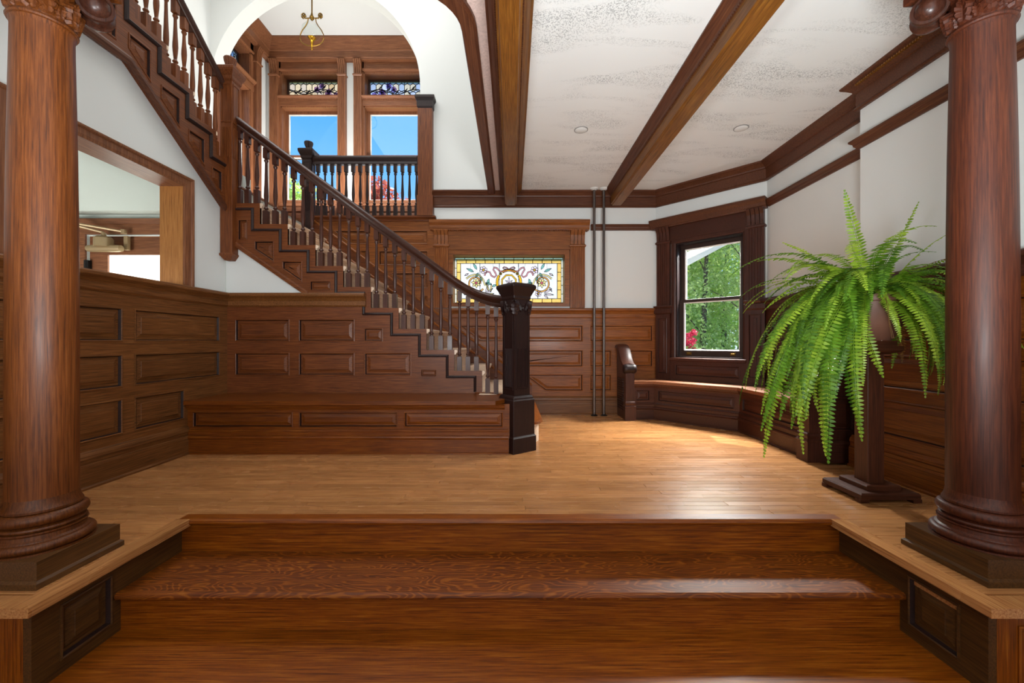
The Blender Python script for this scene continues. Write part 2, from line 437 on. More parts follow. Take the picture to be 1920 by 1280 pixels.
# floors
mb = MB(); mb.box(-2.70, 2.70, 2.155, 5.16, -.12, -.02); mb.box(-2.70, -1.74, 1.47, 2.10, -.12, -.02); mb.box(1.72, 2.70, 1.47, 2.10, -.12, -.02)
floor = struct(mb.build('floor', wood('floor')), 'raised hall floor of narrow golden oak strips running crosswise')
rnd = random.Random(4)
def plank_rows(x0f, x1f, y0, y1, w=.0575):
    y = y0
    while y < y1 - .01:
        yy = min(y + w, y1); x0, x1 = x0f(y), x1f(y); x = x0
        first = True
        while x < x1 - .05:
            L = rnd.uniform(1.3, 2.6) * (rnd.uniform(.3, 1) if first else 1); first = False
            xe = x + L
            if x1 - xe < .5: xe = x1
            m = MB(); g = .0007
            m.loft([[Vector(p) for p in ((x+g, y+g, -.02), (xe-g, y+g, -.02), (xe-g, yy-g, -.02), (x+g, yy-g, -.02))],
                    [Vector(p) for p in ((x+g, y+g, -.0012), (xe-g, y+g, -.0012), (xe-g, yy-g, -.0012), (x+g, yy-g, -.0012))],
                    [Vector(p) for p in ((x+g+.001, y+g+.001, 0), (xe-g-.001, y+g+.001, 0), (xe-g-.001, yy-g-.001, 0), (x+g+.001, yy-g-.001, 0))]])
            m.build('plank', wood('floor'), floor)
            x = xe
        y = yy
plank_rows(lambda y: -2.66 if y < 3.35 else (-.1 if y < 3.7 else .02), lambda y: 2.50 if y < 3.0 else (2.34 if y < 4.2 else min(2.34, 6.55 - y) if y < 4.86 else 1.5), 2.10, 5.12)
plank_rows(lambda y: -2.66, lambda y: -1.735, 1.48, 2.10, .0886)
plank_rows(lambda y: 1.715, lambda y: 2.50, 1.48, 2.10, .0886)

mb = MB(); mb.box(-3.2, 3.2, -4.6, 1.5, ZL - .1, ZL)
struct(mb.build('floor_lower', wood('step')), 'lower hall floor in front of the entry steps')

# back wall with the arch and the stained glass opening
AX, AR, AZ = -2.505, 1.335, 4.17
arch = [(AX - AR, 2.41), (AX + AR, 2.41)] + [(AX + AR * math.cos(a), AZ + AR * math.sin(a)) for a in np.linspace(0, math.pi, 49)]
SG = (-.76, .68, 1.395, 2.03)
mb = MB(); slab(mb, pl_back, [(-4.1, -.1), (1.95, -.1), (1.95, 5.9), (-4.1, 5.9)], [arch, rect(*SG)], -.20, 0)
wall_back = struct(mb.build('wall_back', WHITE), 'white back wall with the round arch over the stair landing and the stained glass window')
# bay wall
BW = (.262, 1.015, .72, 2.12)
mb = MB(); slab(mb, pl_bay, rect(-.08, BAYL + .08, -.1, 2.95), [rect(*BW)], -.2, 0)
wall_bay = struct(mb.build('wall_bay', WHITE), 'white angled bay wall holding the sash window above the seat')
mb = MB(); slab(mb, pl_right, rect(-.02, 6.0, -.6, 2.95), [], -.2, 0)
wall_right = struct(mb.build('wall_right', WHITE), 'white right wall beside the fern')
mb = MB(); mb.box(2.56, 2.72, .55, 2.98, -.6, 2.95)
breast = struct(mb.build('wall_right_projection', WHITE), 'white projecting chimney breast of the right wall behind the fern')
# left wall with the opening over the wainscot
OP = (2.16, 3.337, 1.37, 2.205)
mb = MB(); slab(mb, pl_left, [(1.2, -.6), (3.82, -.6), (3.82, 2.13), (2.80, 2.87), (1.2, 2.87)], [rect(*OP)], -.19, 0)
wall_left = struct(mb.build('wall_left', WHITE), 'white left wall with a wide opening above its panelling, under the upper stair')
mb = MB(); mb.prism(PL((0, 3.826, 0), (1, 0, 0), (0, -1, 0)), [(-2.70, 1.2), (-1.80, 1.2), (-1.80, 1.33), (-2.60, 1.88), (-2.70, 2.1)], -.06, 0)
struct(mb.build('wall_stairs', WHITE), 'small white triangle of wall under the stair stringer')
# lower hall shell (round and behind the camera)
mb = MB(); mb.box(-3.1, -2.89, -4.6, 1.6, ZL, 2.95); struct(mb.build('wall_hall_left', WHITE), 'lower hall left wall')
mb = MB(); mb.box(2.70, 2.9, -4.6, -1.7, ZL, 2.95); struct(mb.build('wall_hall_right', WHITE), 'lower hall right wall')
mb = MB(); mb.box(-3.1, 2.9, -4.8, -4.6, ZL, 2.95); struct(mb.build('wall_front', WHITE), 'lower hall wall behind the viewer')

# ceiling with the rounded stairwell opening
def arc(cx, cy, r, a0, a1, n=10): return [(cx + r * math.cos(R(a)), cy + r * math.sin(R(a))) for a in np.linspace(a0, a1, n)]
WX, WY, WR = -.30, 2.13, .30
pl_ceil = PL((0, 0, 2.82), (1, 0, 0), (0, 0, -1), (0, 1, 0))
mb = MB(); slab(mb, pl_ceil, [(-3.1, -4.7), (2.9, -4.7), (2.9, 5.4), (WX, 5.4), (WX, 5.2)] + arc(WX - WR, WY + WR, WR, 0, -90) + [(-3.1, WY)], [], -.2, 0)
ceiling = struct(mb.build('ceiling', CEIL), 'white stippled plaster ceiling with patchy grey texture')
mb = MB(); mb.box(-.25, -.10, 1.6, 5.1, 2.812, 2.8205)
o = mb.build('plaster_strip', PINK, ceiling); o['label'] = 'pinkish rough plaster strip between beam and stairwell edge'
# stairwell shell above
mb = MB(); mb.prism(PL((-3.84, 0, 0), (0, 1, 0), (1, 0, 0)), [(1.0, 2.9), (2.8, 2.9), (3.75, 2.22), (5.16, 2.22), (5.16, 5.9), (1.0, 5.9)], -.16, 0); struct(mb.build('wall_stairwell_left', WHITE), 'white wall beyond the upper stair balusters')
mb = MB(); mb.box(.9, 1.0, 1.2, 5.16, 3.02, 5.9); struct(mb.build('wall_upper_right', WHITE), 'upper hall right wall')
mb = MB(); mb.box(-4.0, 1.0, 1.0, 1.2, 3.02, 5.9); struct(mb.build('wall_upper_front', WHITE), 'upper hall front wall')
mb = MB(); mb.box(-4.1, 1.0, 1.0, 5.36, 5.8, 5.9); struct(mb.build('ceiling_upper', WHITE), 'upper hall ceiling')
# alcove shell
W2 = (-3.68, -2.76); W3 = (-2.36, -1.43); WV = (3.10, 4.66); TV = (4.80, 5.20)
mb = MB(); slab(mb, pl_alc, rect(-4.1, -1.0, 2.2, 5.8), [rect(*W2, *WV), rect(*W2, *TV), rect(*W3, *WV), rect(*W3, *TV)], -.2, 0)
struct(mb.build('wall_alcove_back', WHITE), 'white alcove wall between the tall windows')
WL = (5.40, 6.02)
mb = MB(); slab(mb, pl_alcl, rect(5.3, 6.5, 2.2, 5.8), [rect(*WL, *WV), rect(*WL, *TV)], -.2, 0)
struct(mb.build('wall_alcove_left', WHITE), 'white alcove side wall with a window seen edge on')
mb = MB(); mb.box(-1.12, -1.0, 5.36, 6.46, 2.2, 5.8); struct(mb.build('wall_alcove_right', WHITE), 'alcove right wall hidden behind the arch')
mb = MB(); mb.box(-4.0, -1.0, 5.16, 6.66, 5.66, 5.76); struct(mb.build('ceiling_alcove', WHITE), 'white alcove ceiling above the pendant lamp')
mb = MB(); mb.box(-4.0, -1.17, 5.16, 6.46, 2.25, 2.41); struct(mb.build('floor_alcove', wood('upper')), 'alcove floor behind the landing balustrade')

# vestibule beyond the left opening, with its door
mb = MB(); slab(mb, PL((0, 4.10, 0), (1, 0, 0), (0, -1, 0)), rect(-6, -2.72, -.6, 2.6), [rect(-4.30, -3.2, -.5, 2.0)], -.12, 0)
struct(mb.build('wall_vestibule', SAGE), 'pale grey green vestibule wall seen through the left opening')
mb = MB(); mb.box(-6.1, -2.89, .9, 1.0, -.6, 2.95); struct(mb.build('wall_vestibule_front', SAGE), 'vestibule wall out of view')
mb = MB(); mb.box(-6, -2.9, 1, 4.1, ZL - .1, ZL); struct(mb.build('floor_vestibule', wood('step')), 'vestibule floor out of view')
mb = MB(); mb.box(-6.1, -6, 1, 4.1, -.6, 2.9); struct(mb.build('wall_vestibule_side', SAGE), 'vestibule side wall')
mb = MB(); mb.add([(-6, 3.78, 2.14), (-2.7, 3.78, 2.14), (-2.7, 2.78, 2.86), (-6, 2.78, 2.86), (-6, .95, 2.86), (-2.7, .95, 2.86), (-6, 4.1, 2.20), (-2.7, 4.1, 2.20)],
                [(0, 1, 2, 3), (3, 2, 5, 4), (6, 7, 1, 0)])
struct(mb.build('ceiling_vestibule', SAGE), 'pale grey green sloping soffit seen through the left opening')

door = thing('door_1', 'brown oak glazed vestibule door seen through the left opening', 'door', (-3.75, 4.10, ZL)); door['kind'] = 'structure'
pl_d = PL((0, 4.10, 0), (1, 0, 0), (0, -1, 0))
mb = MB(); mb.sweep([pl_d.pt(-3.2, -.5), pl_d.pt(-3.2, 2.0), pl_d.pt(-4.30, 2.0), pl_d.pt(-4.30, -.5)], [(0, 0), (0, .02), (.09, .025), (.10, .04), (.15, .05), (.16, .02), (.16, 0)], N=(0, -1, 0))
mb.build('casing', wood('upper'), door)
mb = MB(); slab(mb, pl_d, rect(-4.29, -3.21, -.5, 1.99), [rect(-4.11, -3.35, .4, 1.80)], -.06, -.02); leaf_ = mb.build('door_leaf', wood('upper'), door)
mb = MB(); mb.pbox(pl_d, -4.12, -3.34, .39, 1.81, -.045, -.038); o = mb.build('pane', glass_opal('frosted_door_glass', '#f7f8f2', .1), leaf_); o['label'] = 'bright frosted door glass'
mb = MB(); mb.pbox(pl_d, -4.32, -4.27, 1.42, 1.74, -.02, .02); mb.lathe([(.012, 1.42), (.012, 1.74)], pl_d.pt(-4.295, 0, .02), 8); mb.build('hinge', IRON, door)
cl = thing('door_closer', 'bronze hydraulic closer with folding arm on the vestibule door', 'door closer', (-4.05, 4.06, 1.87))
mb = MB(); mb.lathe([(.0, -.17), (.032, -.165), (.036, -.1), (.036, .1), (.032, .165), (0, .17)], (0, 0, 0), 14, Matrix.Rotation(R(90), 4, 'Y'))
mb.v = [(x - 4.05, y + 4.03, z + 1.845) for x, y, z in mb.v]
mb.lathe([(.075, 1.86), (.075, 1.94), (.055, 1.96), (.02, 1.965), (.02, 2.0)], (-4.05, 4.02, 0), 16)
mb.build('body', BRONZE, cl, 40)
mb = MB(); mb.pbox(pl_d, -3.90, -3.86, 1.84, 1.98, .0, .03); mb.build('bracket', BRONZE, cl)
mb = MB(); mb.tube([(-4.05, 4.02, 2.0), (-4.36, 3.86, 2.08)], .013); mb.tube([(-4.36, 3.86, 2.08), (-3.86, 4.02, 2.01)], .012)
mb.lathe([(.02, 2.06), (.02, 2.1)], (-4.36, 3.86, 0), 10); mb.lathe([(.024, 1.99), (.024, 2.03)], (-3.86, 4.03, 0), 10); mb.build('arm', BRONZE, cl)
area('door_glass_fill', (-3.75, 5.0, 1.7), (-3.75, 4.1, 1.5), 1.2, 1.0, 60)  # unseen fill added behind the door to brighten its glass
area('vestibule_fill', (-4.6, 2.2, .9), (-4.0, 4.0, 2.0), .8, .8, 28, (1, .98, .94))  # unseen fill added to light the vestibule

# casing and reveal of the left opening
t1 = thing('trim_1', 'orange-brown wooden casing around the opening in the left wall', 'trim', (-2.7, 2.75, 1.37)); t1['kind'] = 'structure'
mb = MB(); mb.sweep([pl_left.pt(OP[1], 1.37), pl_left.pt(OP[1], OP[3]), pl_left.pt(OP[0], OP[3]), pl_left.pt(OP[0], 1.37)], [(-.012, 0), (-.012, .016), (.012, .02), (.045, .02), (.05, .03), (.058, .034), (.068, .034), (.068, 0)], N=(1, 0, 0))
mb.build('casing', wood('upper', 'z'), t1)
mb = MB(); mb.pbox(pl_left, OP[1] - .012, OP[1] + .005, 1.37, OP[3], -.19, .004); mb.pbox(pl_left, OP[0] - .005, OP[0] + .012, 1.37, OP[3], -.19, .004); mb.build('jamb', wood('jamb', 'z'), t1)
mb = MB(); mb.pbox(pl_left, OP[0], OP[1], OP[3] - .012, OP[3] + .004, -.19, .004); mb.build('head', wood('upper', 'y'), t1)

# ------------------------------------------------------------------ wainscots
def rows_panels(cols, rows): return [rect(a, b, c, d) for a, b in cols for c, d in rows]
# left wall
hl = rows_panels([(1.05, 1.83), (1.92, 2.777)], [(.288, .529), (.606, .833), (.918, 1.151)]) + \
     [rect(2.865, 3.30, .288, .529), rect(2.865, 3.70, .606, .833), rect(2.865, 3.70, .918, 1.151)]
pw = PL((-2.67, 0, 0), (0, 1, 0), (1, 0, 0))
panelling('wainscot', pw, rect(.9, 3.80, 0, 1.25), hl, wood('wains', 'y'), wall_left)
# chair rail and baseboard of the left wall and the wall under the stairs
def trim_run(name, label, path, prof, z, mat):
    m = MB(); m.sweep([(x, y, z) for x, y in path], prof); return struct(m.build(name, mat), label)
trim_run('trim_chair_rail_left', 'moulded wainscot cap along the left wall and under the stair', [(-2.67, .9), (-2.67, 3.80), (-1.365, 3.80)], CAP, 1.245, wood('wains', 'y'))
trim_run('baseboard_left', 'moulded dark baseboard of the left wall', [(-2.67, .9), (-2.67, 3.33)], BASE, 0, wood('wains', 'y'))

# back wall: panelling under and beside the stained glass and up the stair
def rake(x, d=0.0): return 1.124 + d - .754 * (x + .767)
hb = []
lowr = [(.295, .505), (.60, .81), (.92, 1.124)]
for cols, rows in (([(-.95, -.10), (0.0, .896)], lowr), ([(.985, 1.78)], lowr[2:]), ([(.985, 1.256)], lowr[:2]), ([(1.473, 1.78)], lowr[1:2]),
                   ([(-2.44, -1.82), (-1.684, -1.066)], [(.92, 1.124), (1.24, 1.50), (1.59, 1.79), (1.877, 2.067), (2.15, 2.325)])):
    for h in rows_panels(cols, rows):
        q = clip_half(h, .754, 1.0, -(1.124 + .07 - .754 * .767))
        if len(q) >= 3:
            us = [p[0] for p in q]; vs = [p[1] for p in q]
            if max(us) - min(us) > .1 and max(vs) - min(vs) > .07:
                q2 = [q[i] for i in range(len(q)) if math.hypot(q[i][0]-q[i-1][0], q[i][1]-q[i-1][1]) > .02]
                hb.append(q2)
pwb = PL((0, BK - .03, 0), (1, 0, 0), (0, -1, 0))
outer = [(-2.62, 0), (1.84, 0), (1.84, 1.34), (-.975, 1.34), (-.975, 2.45), (-2.62, 2.45)]
panelling('wainscot', pwb, outer, hb, wood('honey', 'x'), wall_back)
trim_run('trim_chair_rail_back', 'moulded wainscot cap under the stained glass window', [(-.80, BK - .03), (1.838, BK - .03)], [(a * .6, b) for a, b in CAP], 1.215, wood('honey', 'x'))
trim_run('baseboard_back', 'moulded baseboard of the back wall behind the steel poles', [(.25, BK - .03), (1.35, BK - .03)], BASE, 0, wood('wains', 'x'))
# bay wall, right wall and breast
pwbay = PL(pl_bay.pt(0, 0, .03), pl_bay.u, pl_bay.n)
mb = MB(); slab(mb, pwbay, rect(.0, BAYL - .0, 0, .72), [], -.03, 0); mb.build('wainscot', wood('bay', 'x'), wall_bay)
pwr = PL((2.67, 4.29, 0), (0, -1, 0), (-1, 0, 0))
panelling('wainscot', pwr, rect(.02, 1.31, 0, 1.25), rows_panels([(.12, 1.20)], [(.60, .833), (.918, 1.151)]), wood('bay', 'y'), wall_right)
pwc = PL((2.53, 2.98, 0), (0, -1, 0), (-1, 0, 0))
hc = rows_panels([(.10, 1.02), (1.11, 2.03)], [(.288, .529), (.606, .833), (.918, 1.151)])
panelling('wainscot', pwc, rect(-.0, 2.35, 0, 1.25), hc, wood('bench', 'y'), breast)
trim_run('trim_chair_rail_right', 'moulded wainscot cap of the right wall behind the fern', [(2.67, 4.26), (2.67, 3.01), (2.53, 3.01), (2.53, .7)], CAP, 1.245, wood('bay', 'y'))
trim_run('baseboard_right', 'moulded baseboard along the right wall behind the plant pedestal', [(2.53, 3.01), (2.53, .7)], BASE, 0, wood('bench', 'y'))
# cornice and picture rails
b1 = BK
corn = [(-1.0, b1), (1.83, b1), (2.70, 4.29), (2.70, 2.98), (2.56, 2.98), (2.56, .6)]
cornice = trim_run('trim_cornice', 'dark wooden cornice running along the back wall, bay and right wall under the ceiling', corn, CROWN, 2.62, wood('beamd', 'x'))
mb = MB()
for i in range(130): mb.box(2.475, 2.492, 2.92 - i * .0175, 2.929 - i * .0175, 2.765, 2.777)
mb.build('bead_row', wood('beam', 'y'), cornice, kind='stuff')
trim_run('trim_picture_rail_back', 'narrow picture rail on the back wall behind the poles', [(1.0, b1), (1.80, b1)], PRAIL, 2.33, wood('beamd', 'x'))
trim_run('trim_picture_rail_right', 'narrow picture rail stepping round the right wall projection', [(2.70, 4.25), (2.70, 2.98), (2.56, 2.98), (2.56, .6)], PRAIL, 2.335, wood('beamd', 'y'))
# stairwell edge trim on the ceiling
path = [(WX + .035, 5.10, 2.82)] + [(x, y, 2.82) for x, y in arc(WX - WR, WY + WR, WR + .035, 0, -90)] + [(-2.6, WY - .035, 2.82)]
mb = MB(); mb.sweep(path, [(-.04, -.05), (.03, -.05), (.036, -.04), (.03, -.03), (.02, -.02), (.02, 0), (-.055, 0), (-.055, -.03)])
struct(mb.build('trim_stairwell', wood('beamd', 'y')), 'dark curved wooden trim edging the stairwell opening in the ceiling')
mb = MB(); mb.box(-2.70, -2.62, 1.2, 2.05, 2.70, 2.86); struct(mb.build('trim_left_soffit', wood('beamd', 'y')), 'dark trim high on the left wall behind the left column')

# ceiling beams
def beam(x0, x1, label, mat):
    t = thing('ceiling_beam', label, 'beam', ((x0 + x1) / 2, 3.4, 2.62), 'ceiling beams')
    m = MB(); m.vprism(PL((0, 0, 0), (1, 0, 0), (0, 0, 1), (0, 1, 0)), [(x0, 2.64), (x0 + .012, 2.632), (x0 + .018, 2.62), (x1 - .018, 2.62), (x1 - .012, 2.632), (x1, 2.64), (x1, 2.82), (x0, 2.82)], 1.70, 5.07)
    m.build('soffit_box', mat, t)
    pr = [(0, -.075), (.008, -.075), (.014, -.06), (.03, -.045), (.05, -.02), (.066, -.012), (.066, 0), (0, 0)]
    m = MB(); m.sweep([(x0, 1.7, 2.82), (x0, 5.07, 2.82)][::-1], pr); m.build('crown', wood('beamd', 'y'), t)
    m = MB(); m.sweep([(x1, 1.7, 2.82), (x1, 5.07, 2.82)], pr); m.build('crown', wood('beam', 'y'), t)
    m = MB()
    for i in range(180):
        y = 1.72 + i * .0185; m.box(x0 - .012, x0, y, y + .009, 2.733, 2.743); m.box(x1, x1 + .012, y, y + .009, 2.733, 2.743)
    m.build('bead_row', wood('beamd', 'y'), t, kind='stuff')
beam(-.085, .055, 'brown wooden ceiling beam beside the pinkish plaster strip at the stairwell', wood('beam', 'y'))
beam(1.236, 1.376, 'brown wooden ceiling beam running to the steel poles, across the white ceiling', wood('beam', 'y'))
# entablature carried by the two columns (above the frame)
mb = MB(); mb.box(-2.7, 2.56, 1.50, 1.86, 2.50, 2.82); struct(mb.build('trim_entablature', wood('col', 'x')), 'wooden beam carried by the two columns')

# ceiling discs
for (x, y, lab) in ((.62, 3.64, 'small flush white ceiling disc between the two beams'), (2.04, 3.61, 'small flush white ceiling disc between beam and right wall cornice')):
    t = thing('ceiling_disc', lab, 'ceiling fixture', (x, y, 2.80), 'flush ceiling discs')
    mb = MB(); mb.lathe([(.055, 2.82), (.055, 2.815), (.05, 2.811), (0, 2.811)], (x, y, 0), 24); mb.build('cover', WHITE, t, 40)
    mb = MB(); mb.lathe([(.062, 2.8201), (.062, 2.817), (.057, 2.814), (.055, 2.8145), (.055, 2.8201)], (x, y, 0), 24); mb.build('rim', plain('rim_shade_grey', '#8a8a88', .5), t, 40)  # grey ring paints in the shadow round the disc

# ================================================================== ENTRY STEPS AND COLUMNS
st = thing('entry_steps', 'wide low oak steps rising to the raised hall floor', 'steps', (0, 1.8, ZL))
def nosed(mb, x0, x1, yf, yb, zt, th=.032):
    pr = [(yf + .012, zt - th), (yf + .003, zt - th + .006), (yf, zt - th / 2), (yf + .003, zt - .006), (yf + .012, zt), (yb, zt), (yb, zt - th)]
    mb.add([(x0, y, z) for y, z in pr] + [(x1, y, z) for y, z in pr], [tuple(range(7))[::-1], tuple(range(7, 14))] + [(i, (i+1) % 7, 7 + (i+1) % 7, 7 + i) for i in range(7)])
m = MB(); nosed(m, -1.725, 1.71, 2.088, 2.16, .001); m.build('nosing', wood('step'), st, 30)
m = MB(); m.box(-1.725, 1.71, 2.118, 2.15, -.18, -.03); m.build('riser', wood('step'), st)
m = MB(); nosed(m, -1.725, 1.71, 1.757, 2.13, -.175); m.build('tread', wood('step', 'x', True), st, 30)
m = MB(); m.box(-1.725, 1.71, 1.787, 1.82, -.36, -.205); m.build('riser', wood('step'), st)
m = MB(); nosed(m, -1.725, 1.71, 1.44, 1.80, -.35); m.build('tread', wood('step'), st, 30)
m = MB(); m.box(-1.725, 1.71, 1.47, 1.50, ZL, -.38); m.build('riser', wood('step'), st)

def pedestal(side, label):
    xi = -1.725 if side < 0 else 1.71; xo = -2.66 if side < 0 else 2.51
    t = thing('column_pedestal', label, 'pedestal', ((xi + xo) / 2, 1.8, ZL), 'panelled pedestals beside the entry steps')
    n = (-side, 0, 0)
    pc = PL((xi, 0, 0), (0, 1, 0), n)
    panelling('cheek', pc, rect(1.455, 2.13, ZL, -.03), [rect(1.545, 1.75, -.30, -.085)], wood('cheek', 'y'), t)
    pf = PL((0, 1.455, 0), (1, 0, 0), (0, -1, 0))
    a, b = min(xi, xo), max(xi, xo)
    h = rect(1.815, 2.4, -.42, -.10) if side > 0 else rect(-2.5, -1.90, -.42, -.10)
    panelling('front', pf, rect(a if side < 0 else a + .031, b - .031 if side < 0 else b, ZL, -.03), [h], wood('step', 'z'), t)
    m = MB(); m.box(a + .03, b - .03, 1.49, 2.1, ZL, -.035); m.build('core', wood('cheek', 'y'), t)
    pr = [(-.02, -.034), (.016, -.034), (.022, -.022), (.022, -.012), (.014, 0), (-.06, .0005), (-.06, -.034)]
    pth = [(xi, 2.10, 0), (xi, 1.455, 0), (xo, 1.455, 0)]
    if side > 0: pth = [(xo, 1.455, 0), (xi, 1.455, 0), (xi, 2.10, 0)]; 
    m = MB(); m.sweep(pth, pr)
    m.build('nosing', wood('floor', 'y'), t)
pedestal(-1, 'panelled oak pedestal carrying the left column')
pedestal(1, 'panelled oak pedestal carrying the right column')

LEAF = [(0, 0), (.16, .02), (.24, .14), (.17, .22), (.30, .30), (.36, .44), (.24, .48), (.33, .60), (.30, .74), (.18, .74), (.17, .88), (.05, .90), (.0, 1.0)]
def leaf_relief(mb, o, u, v, n, size, depth=.25):
    """one carved acanthus leaf lying on a surface"""
    o, u, v, n = Vector(o), Vector(u).normalized(), Vector(v).normalized(), Vector(n).normalized()
    L = LEAF + [(-a, b) for a, b in LEAF[1:-1]][::-1]
    k = len(L); base = [o + (u * a + v * b) * size for a, b in L]
    mid = [o + (u * a * .55 + v * (.08 + b * .86)) * size + n * depth * size * (.45 + .75 * b) for a, b in L]
    rib = [o + v * (.1 + .8 * b) * size + n * depth * size * .35 for a, b in L]
    mb.loft([[p - n * .004 for p in base], mid, rib])

def column(cx, cy, label, mat, seamang):
    t = thing('column', label, 'column', (cx, cy, 0), 'oak columns at the entry steps')
    t['kind'] = 'thing'
    m = MB(); m.squares([(.170, .0005), (.170, .022), (.160, .03), (.160, .10)], (cx, cy), 0); m.build('plinth', wood('cheek', 'y'), t)
    def tor(r, z0, z1, n=8): return [(r + (z1 - z0) / 2 * math.cos(a), (z0 + z1) / 2 + (z1 - z0) / 2 * math.sin(a)) for a in np.linspace(-math.pi / 2, math.pi / 2, n)]
    pr = [(0, .099), (.155, .099), (.155, .106)] + tor(.137, .106, .142) + [(.136, .146), (.128, .152), (.126, .166), (.131, .172), (.131, .178)] + tor(.118, .178, .196, 5) + tor(.112, .2, .246) + [(.116, .25), (.116, .258), (.111, .266), (.107, .28), (.104, .30), (0, .30)]
    m = MB(); m.lathe(pr, (cx, cy, 0), 40); m.build('base', mat, t, 30)
    rings = []
    sh = [(.104, .299), (.1035, .55), (.1035, .8), (.103, 1.1), (.101, 1.4), (.098, 1.7), (.094, 1.95), (.091, 2.12), (.0905, 2.18), (.095, 2.2)]
    ang = sorted([2 * math.pi * i / 48 for i in range(48)] + [R(s) + d for s in seamang for d in (-.012, 0, .012)])
    for r_, z in sh:
        rings.append([Vector((cx + (r_ - (.004 if any(abs(a - R(s)) < 1e-6 for s in seamang) else 0)) * math.cos(a), cy + (r_ - (.004 if any(abs(a - R(s)) < 1e-6 for s in seamang) else 0)) * math.sin(a), z)) for a in ang])
    m = MB(); m.loft(rings); m.build('shaft', mat, t, 30)
    m = MB(); m.lathe([(.0, 2.198)] + [(.094, 2.198)] + tor(.094, 2.2, 2.218, 5) + [(.092, 2.22), (.092, 2.34), (.11, 2.37), (.125, 2.40), (.125, 2.43), (0, 2.43)], (cx, cy, 0), 32); cap_ = m.build('capital', mat, t, 30)
    m = MB()
    for k in range(16):
        a = 2 * math.pi * (k + .5) / 16; d = Vector((math.cos(a), math.sin(a), 0)); tt = Vector((-d.y, d.x, 0))
        leaf_relief(m, Vector((cx, cy, 2.222)) + d * .092, tt, (0, 0, 1), d, .062 if k % 2 else .105, .25)
    m.build('acanthus_carving', mat, cap_, kind='stuff')
    for k in range(4):
        a = math.pi / 4 + k * math.pi / 2; d = Vector((math.cos(a), math.sin(a), 0)); tt = Vector((-d.y, d.x, 0))
        c = Vector((cx, cy, 2.362)) + d * .150
        mt = Matrix((tt.to_3d(), d, Vector((0, 0, 1)))).transposed().to_4x4() @ Matrix.Rotation(R(90), 4, 'Y')
        m = MB(); m.lathe([(0, -.085), (.018, -.082), (.034, -.072), (.046, -.056), (.050, -.046), (.062, -.046), (.064, -.034), (.058, -.028), (.052, -.012), (.05, 0), (.052, .012), (.058, .028), (.064, .034), (.062, .046), (.050, .046), (.046, .056), (.034, .072), (.018, .082), (0, .085)], c, 24, mt)
        m.build('volute', wood('rail', 'z'), cap_, 50)
    m = MB(); m.squares([(.14, 2.428), (.165, 2.44), (.165, 2.47), (.15, 2.501)], (cx, cy)); m.build('abacus', mat, t)
column(-1.925, 1.665, 'tall brown oak column on the left pedestal', wood('col', 'z'), (-1, 178))
column(1.945, 1.68, 'tall reddish brown oak column on the right pedestal in front of the fern', wood('colr', 'z'), (-150, 20))

# ================================================================== STAIRCASE
def RX(n): return -.28 - .2605 * (n - 3)
def TZ(n): return .645 + .1965 * (n - 3)
YS = 3.80                                    # face of the stringer
SW = 'stair'
stair = thing('staircase', 'dark wooden main flight climbing to the left behind the bench, with turned balusters', 'staircase', (-1.2, 4.4, 0))
pst = PL((0, YS, 0), (1, 0, 0), (0, -1, 0))
saw = [(-.05, .44), (RX(3), .44)]
for n in range(3, 12): saw += [(RX(n), TZ(n)), (RX(n + 1), TZ(n))]
outer = [(-2.70, 0), (-.05, 0)] + saw + [(-2.625, 1.845), (-1.925, 1.36), (-2.70, 1.36)]
holes = rows_panels([(-2.595, -2.085), (-2.0, -1.475), (-1.385, -.945)], [(.60, .815)]) + rows_panels([(-2.595, -2.085), (-2.0, -1.475)], [(.92, 1.13)]) + [
    rect(-1.385, -1.21, .92, 1.045), rect(-.85, -.71, .595, .655),
    rect(-2.565, -2.48, 1.87, 2.06), [(-2.415, 1.78), (-2.23, 1.66), (-2.23, 1.865), (-2.415, 1.865)],
    [(-2.155, 1.60), (-1.965, 1.47), (-1.965, 1.675), (-2.155, 1.675)], rect(-1.89, -1.70, 1.40, 1.485)]
panelling('stringer', pst, outer, holes, wood(SW), stair, .024, wood(SW))
pth = [pst.pt(RX(3) - .07, .45)]
for n in range(3, 12): pth += [pst.pt(RX(n) - .07, TZ(n) - .06), pst.pt(RX(n + 1) - .07, TZ(n) - .06)]
m = MB(); m.sweep(pth[:-1] + [pst.pt(-2.60, TZ(11) - .06)], [(-.008, 0), (-.008, .010), (0, .016), (.010, .010), (.016, .004), (.016, 0)], N=(0, -1, 0)); m.build('stringer_moulding', wood('newel'), stair)
m = MB(); m.sweep([pst.pt(-1.925, 1.36), pst.pt(-2.625, 1.845)], [(-.012, 0), (-.012, .014), (.016, .014), (.03, .006), (.03, 0)], N=(0, -1, 0)); m.build('stringer_edge', wood(SW), stair)
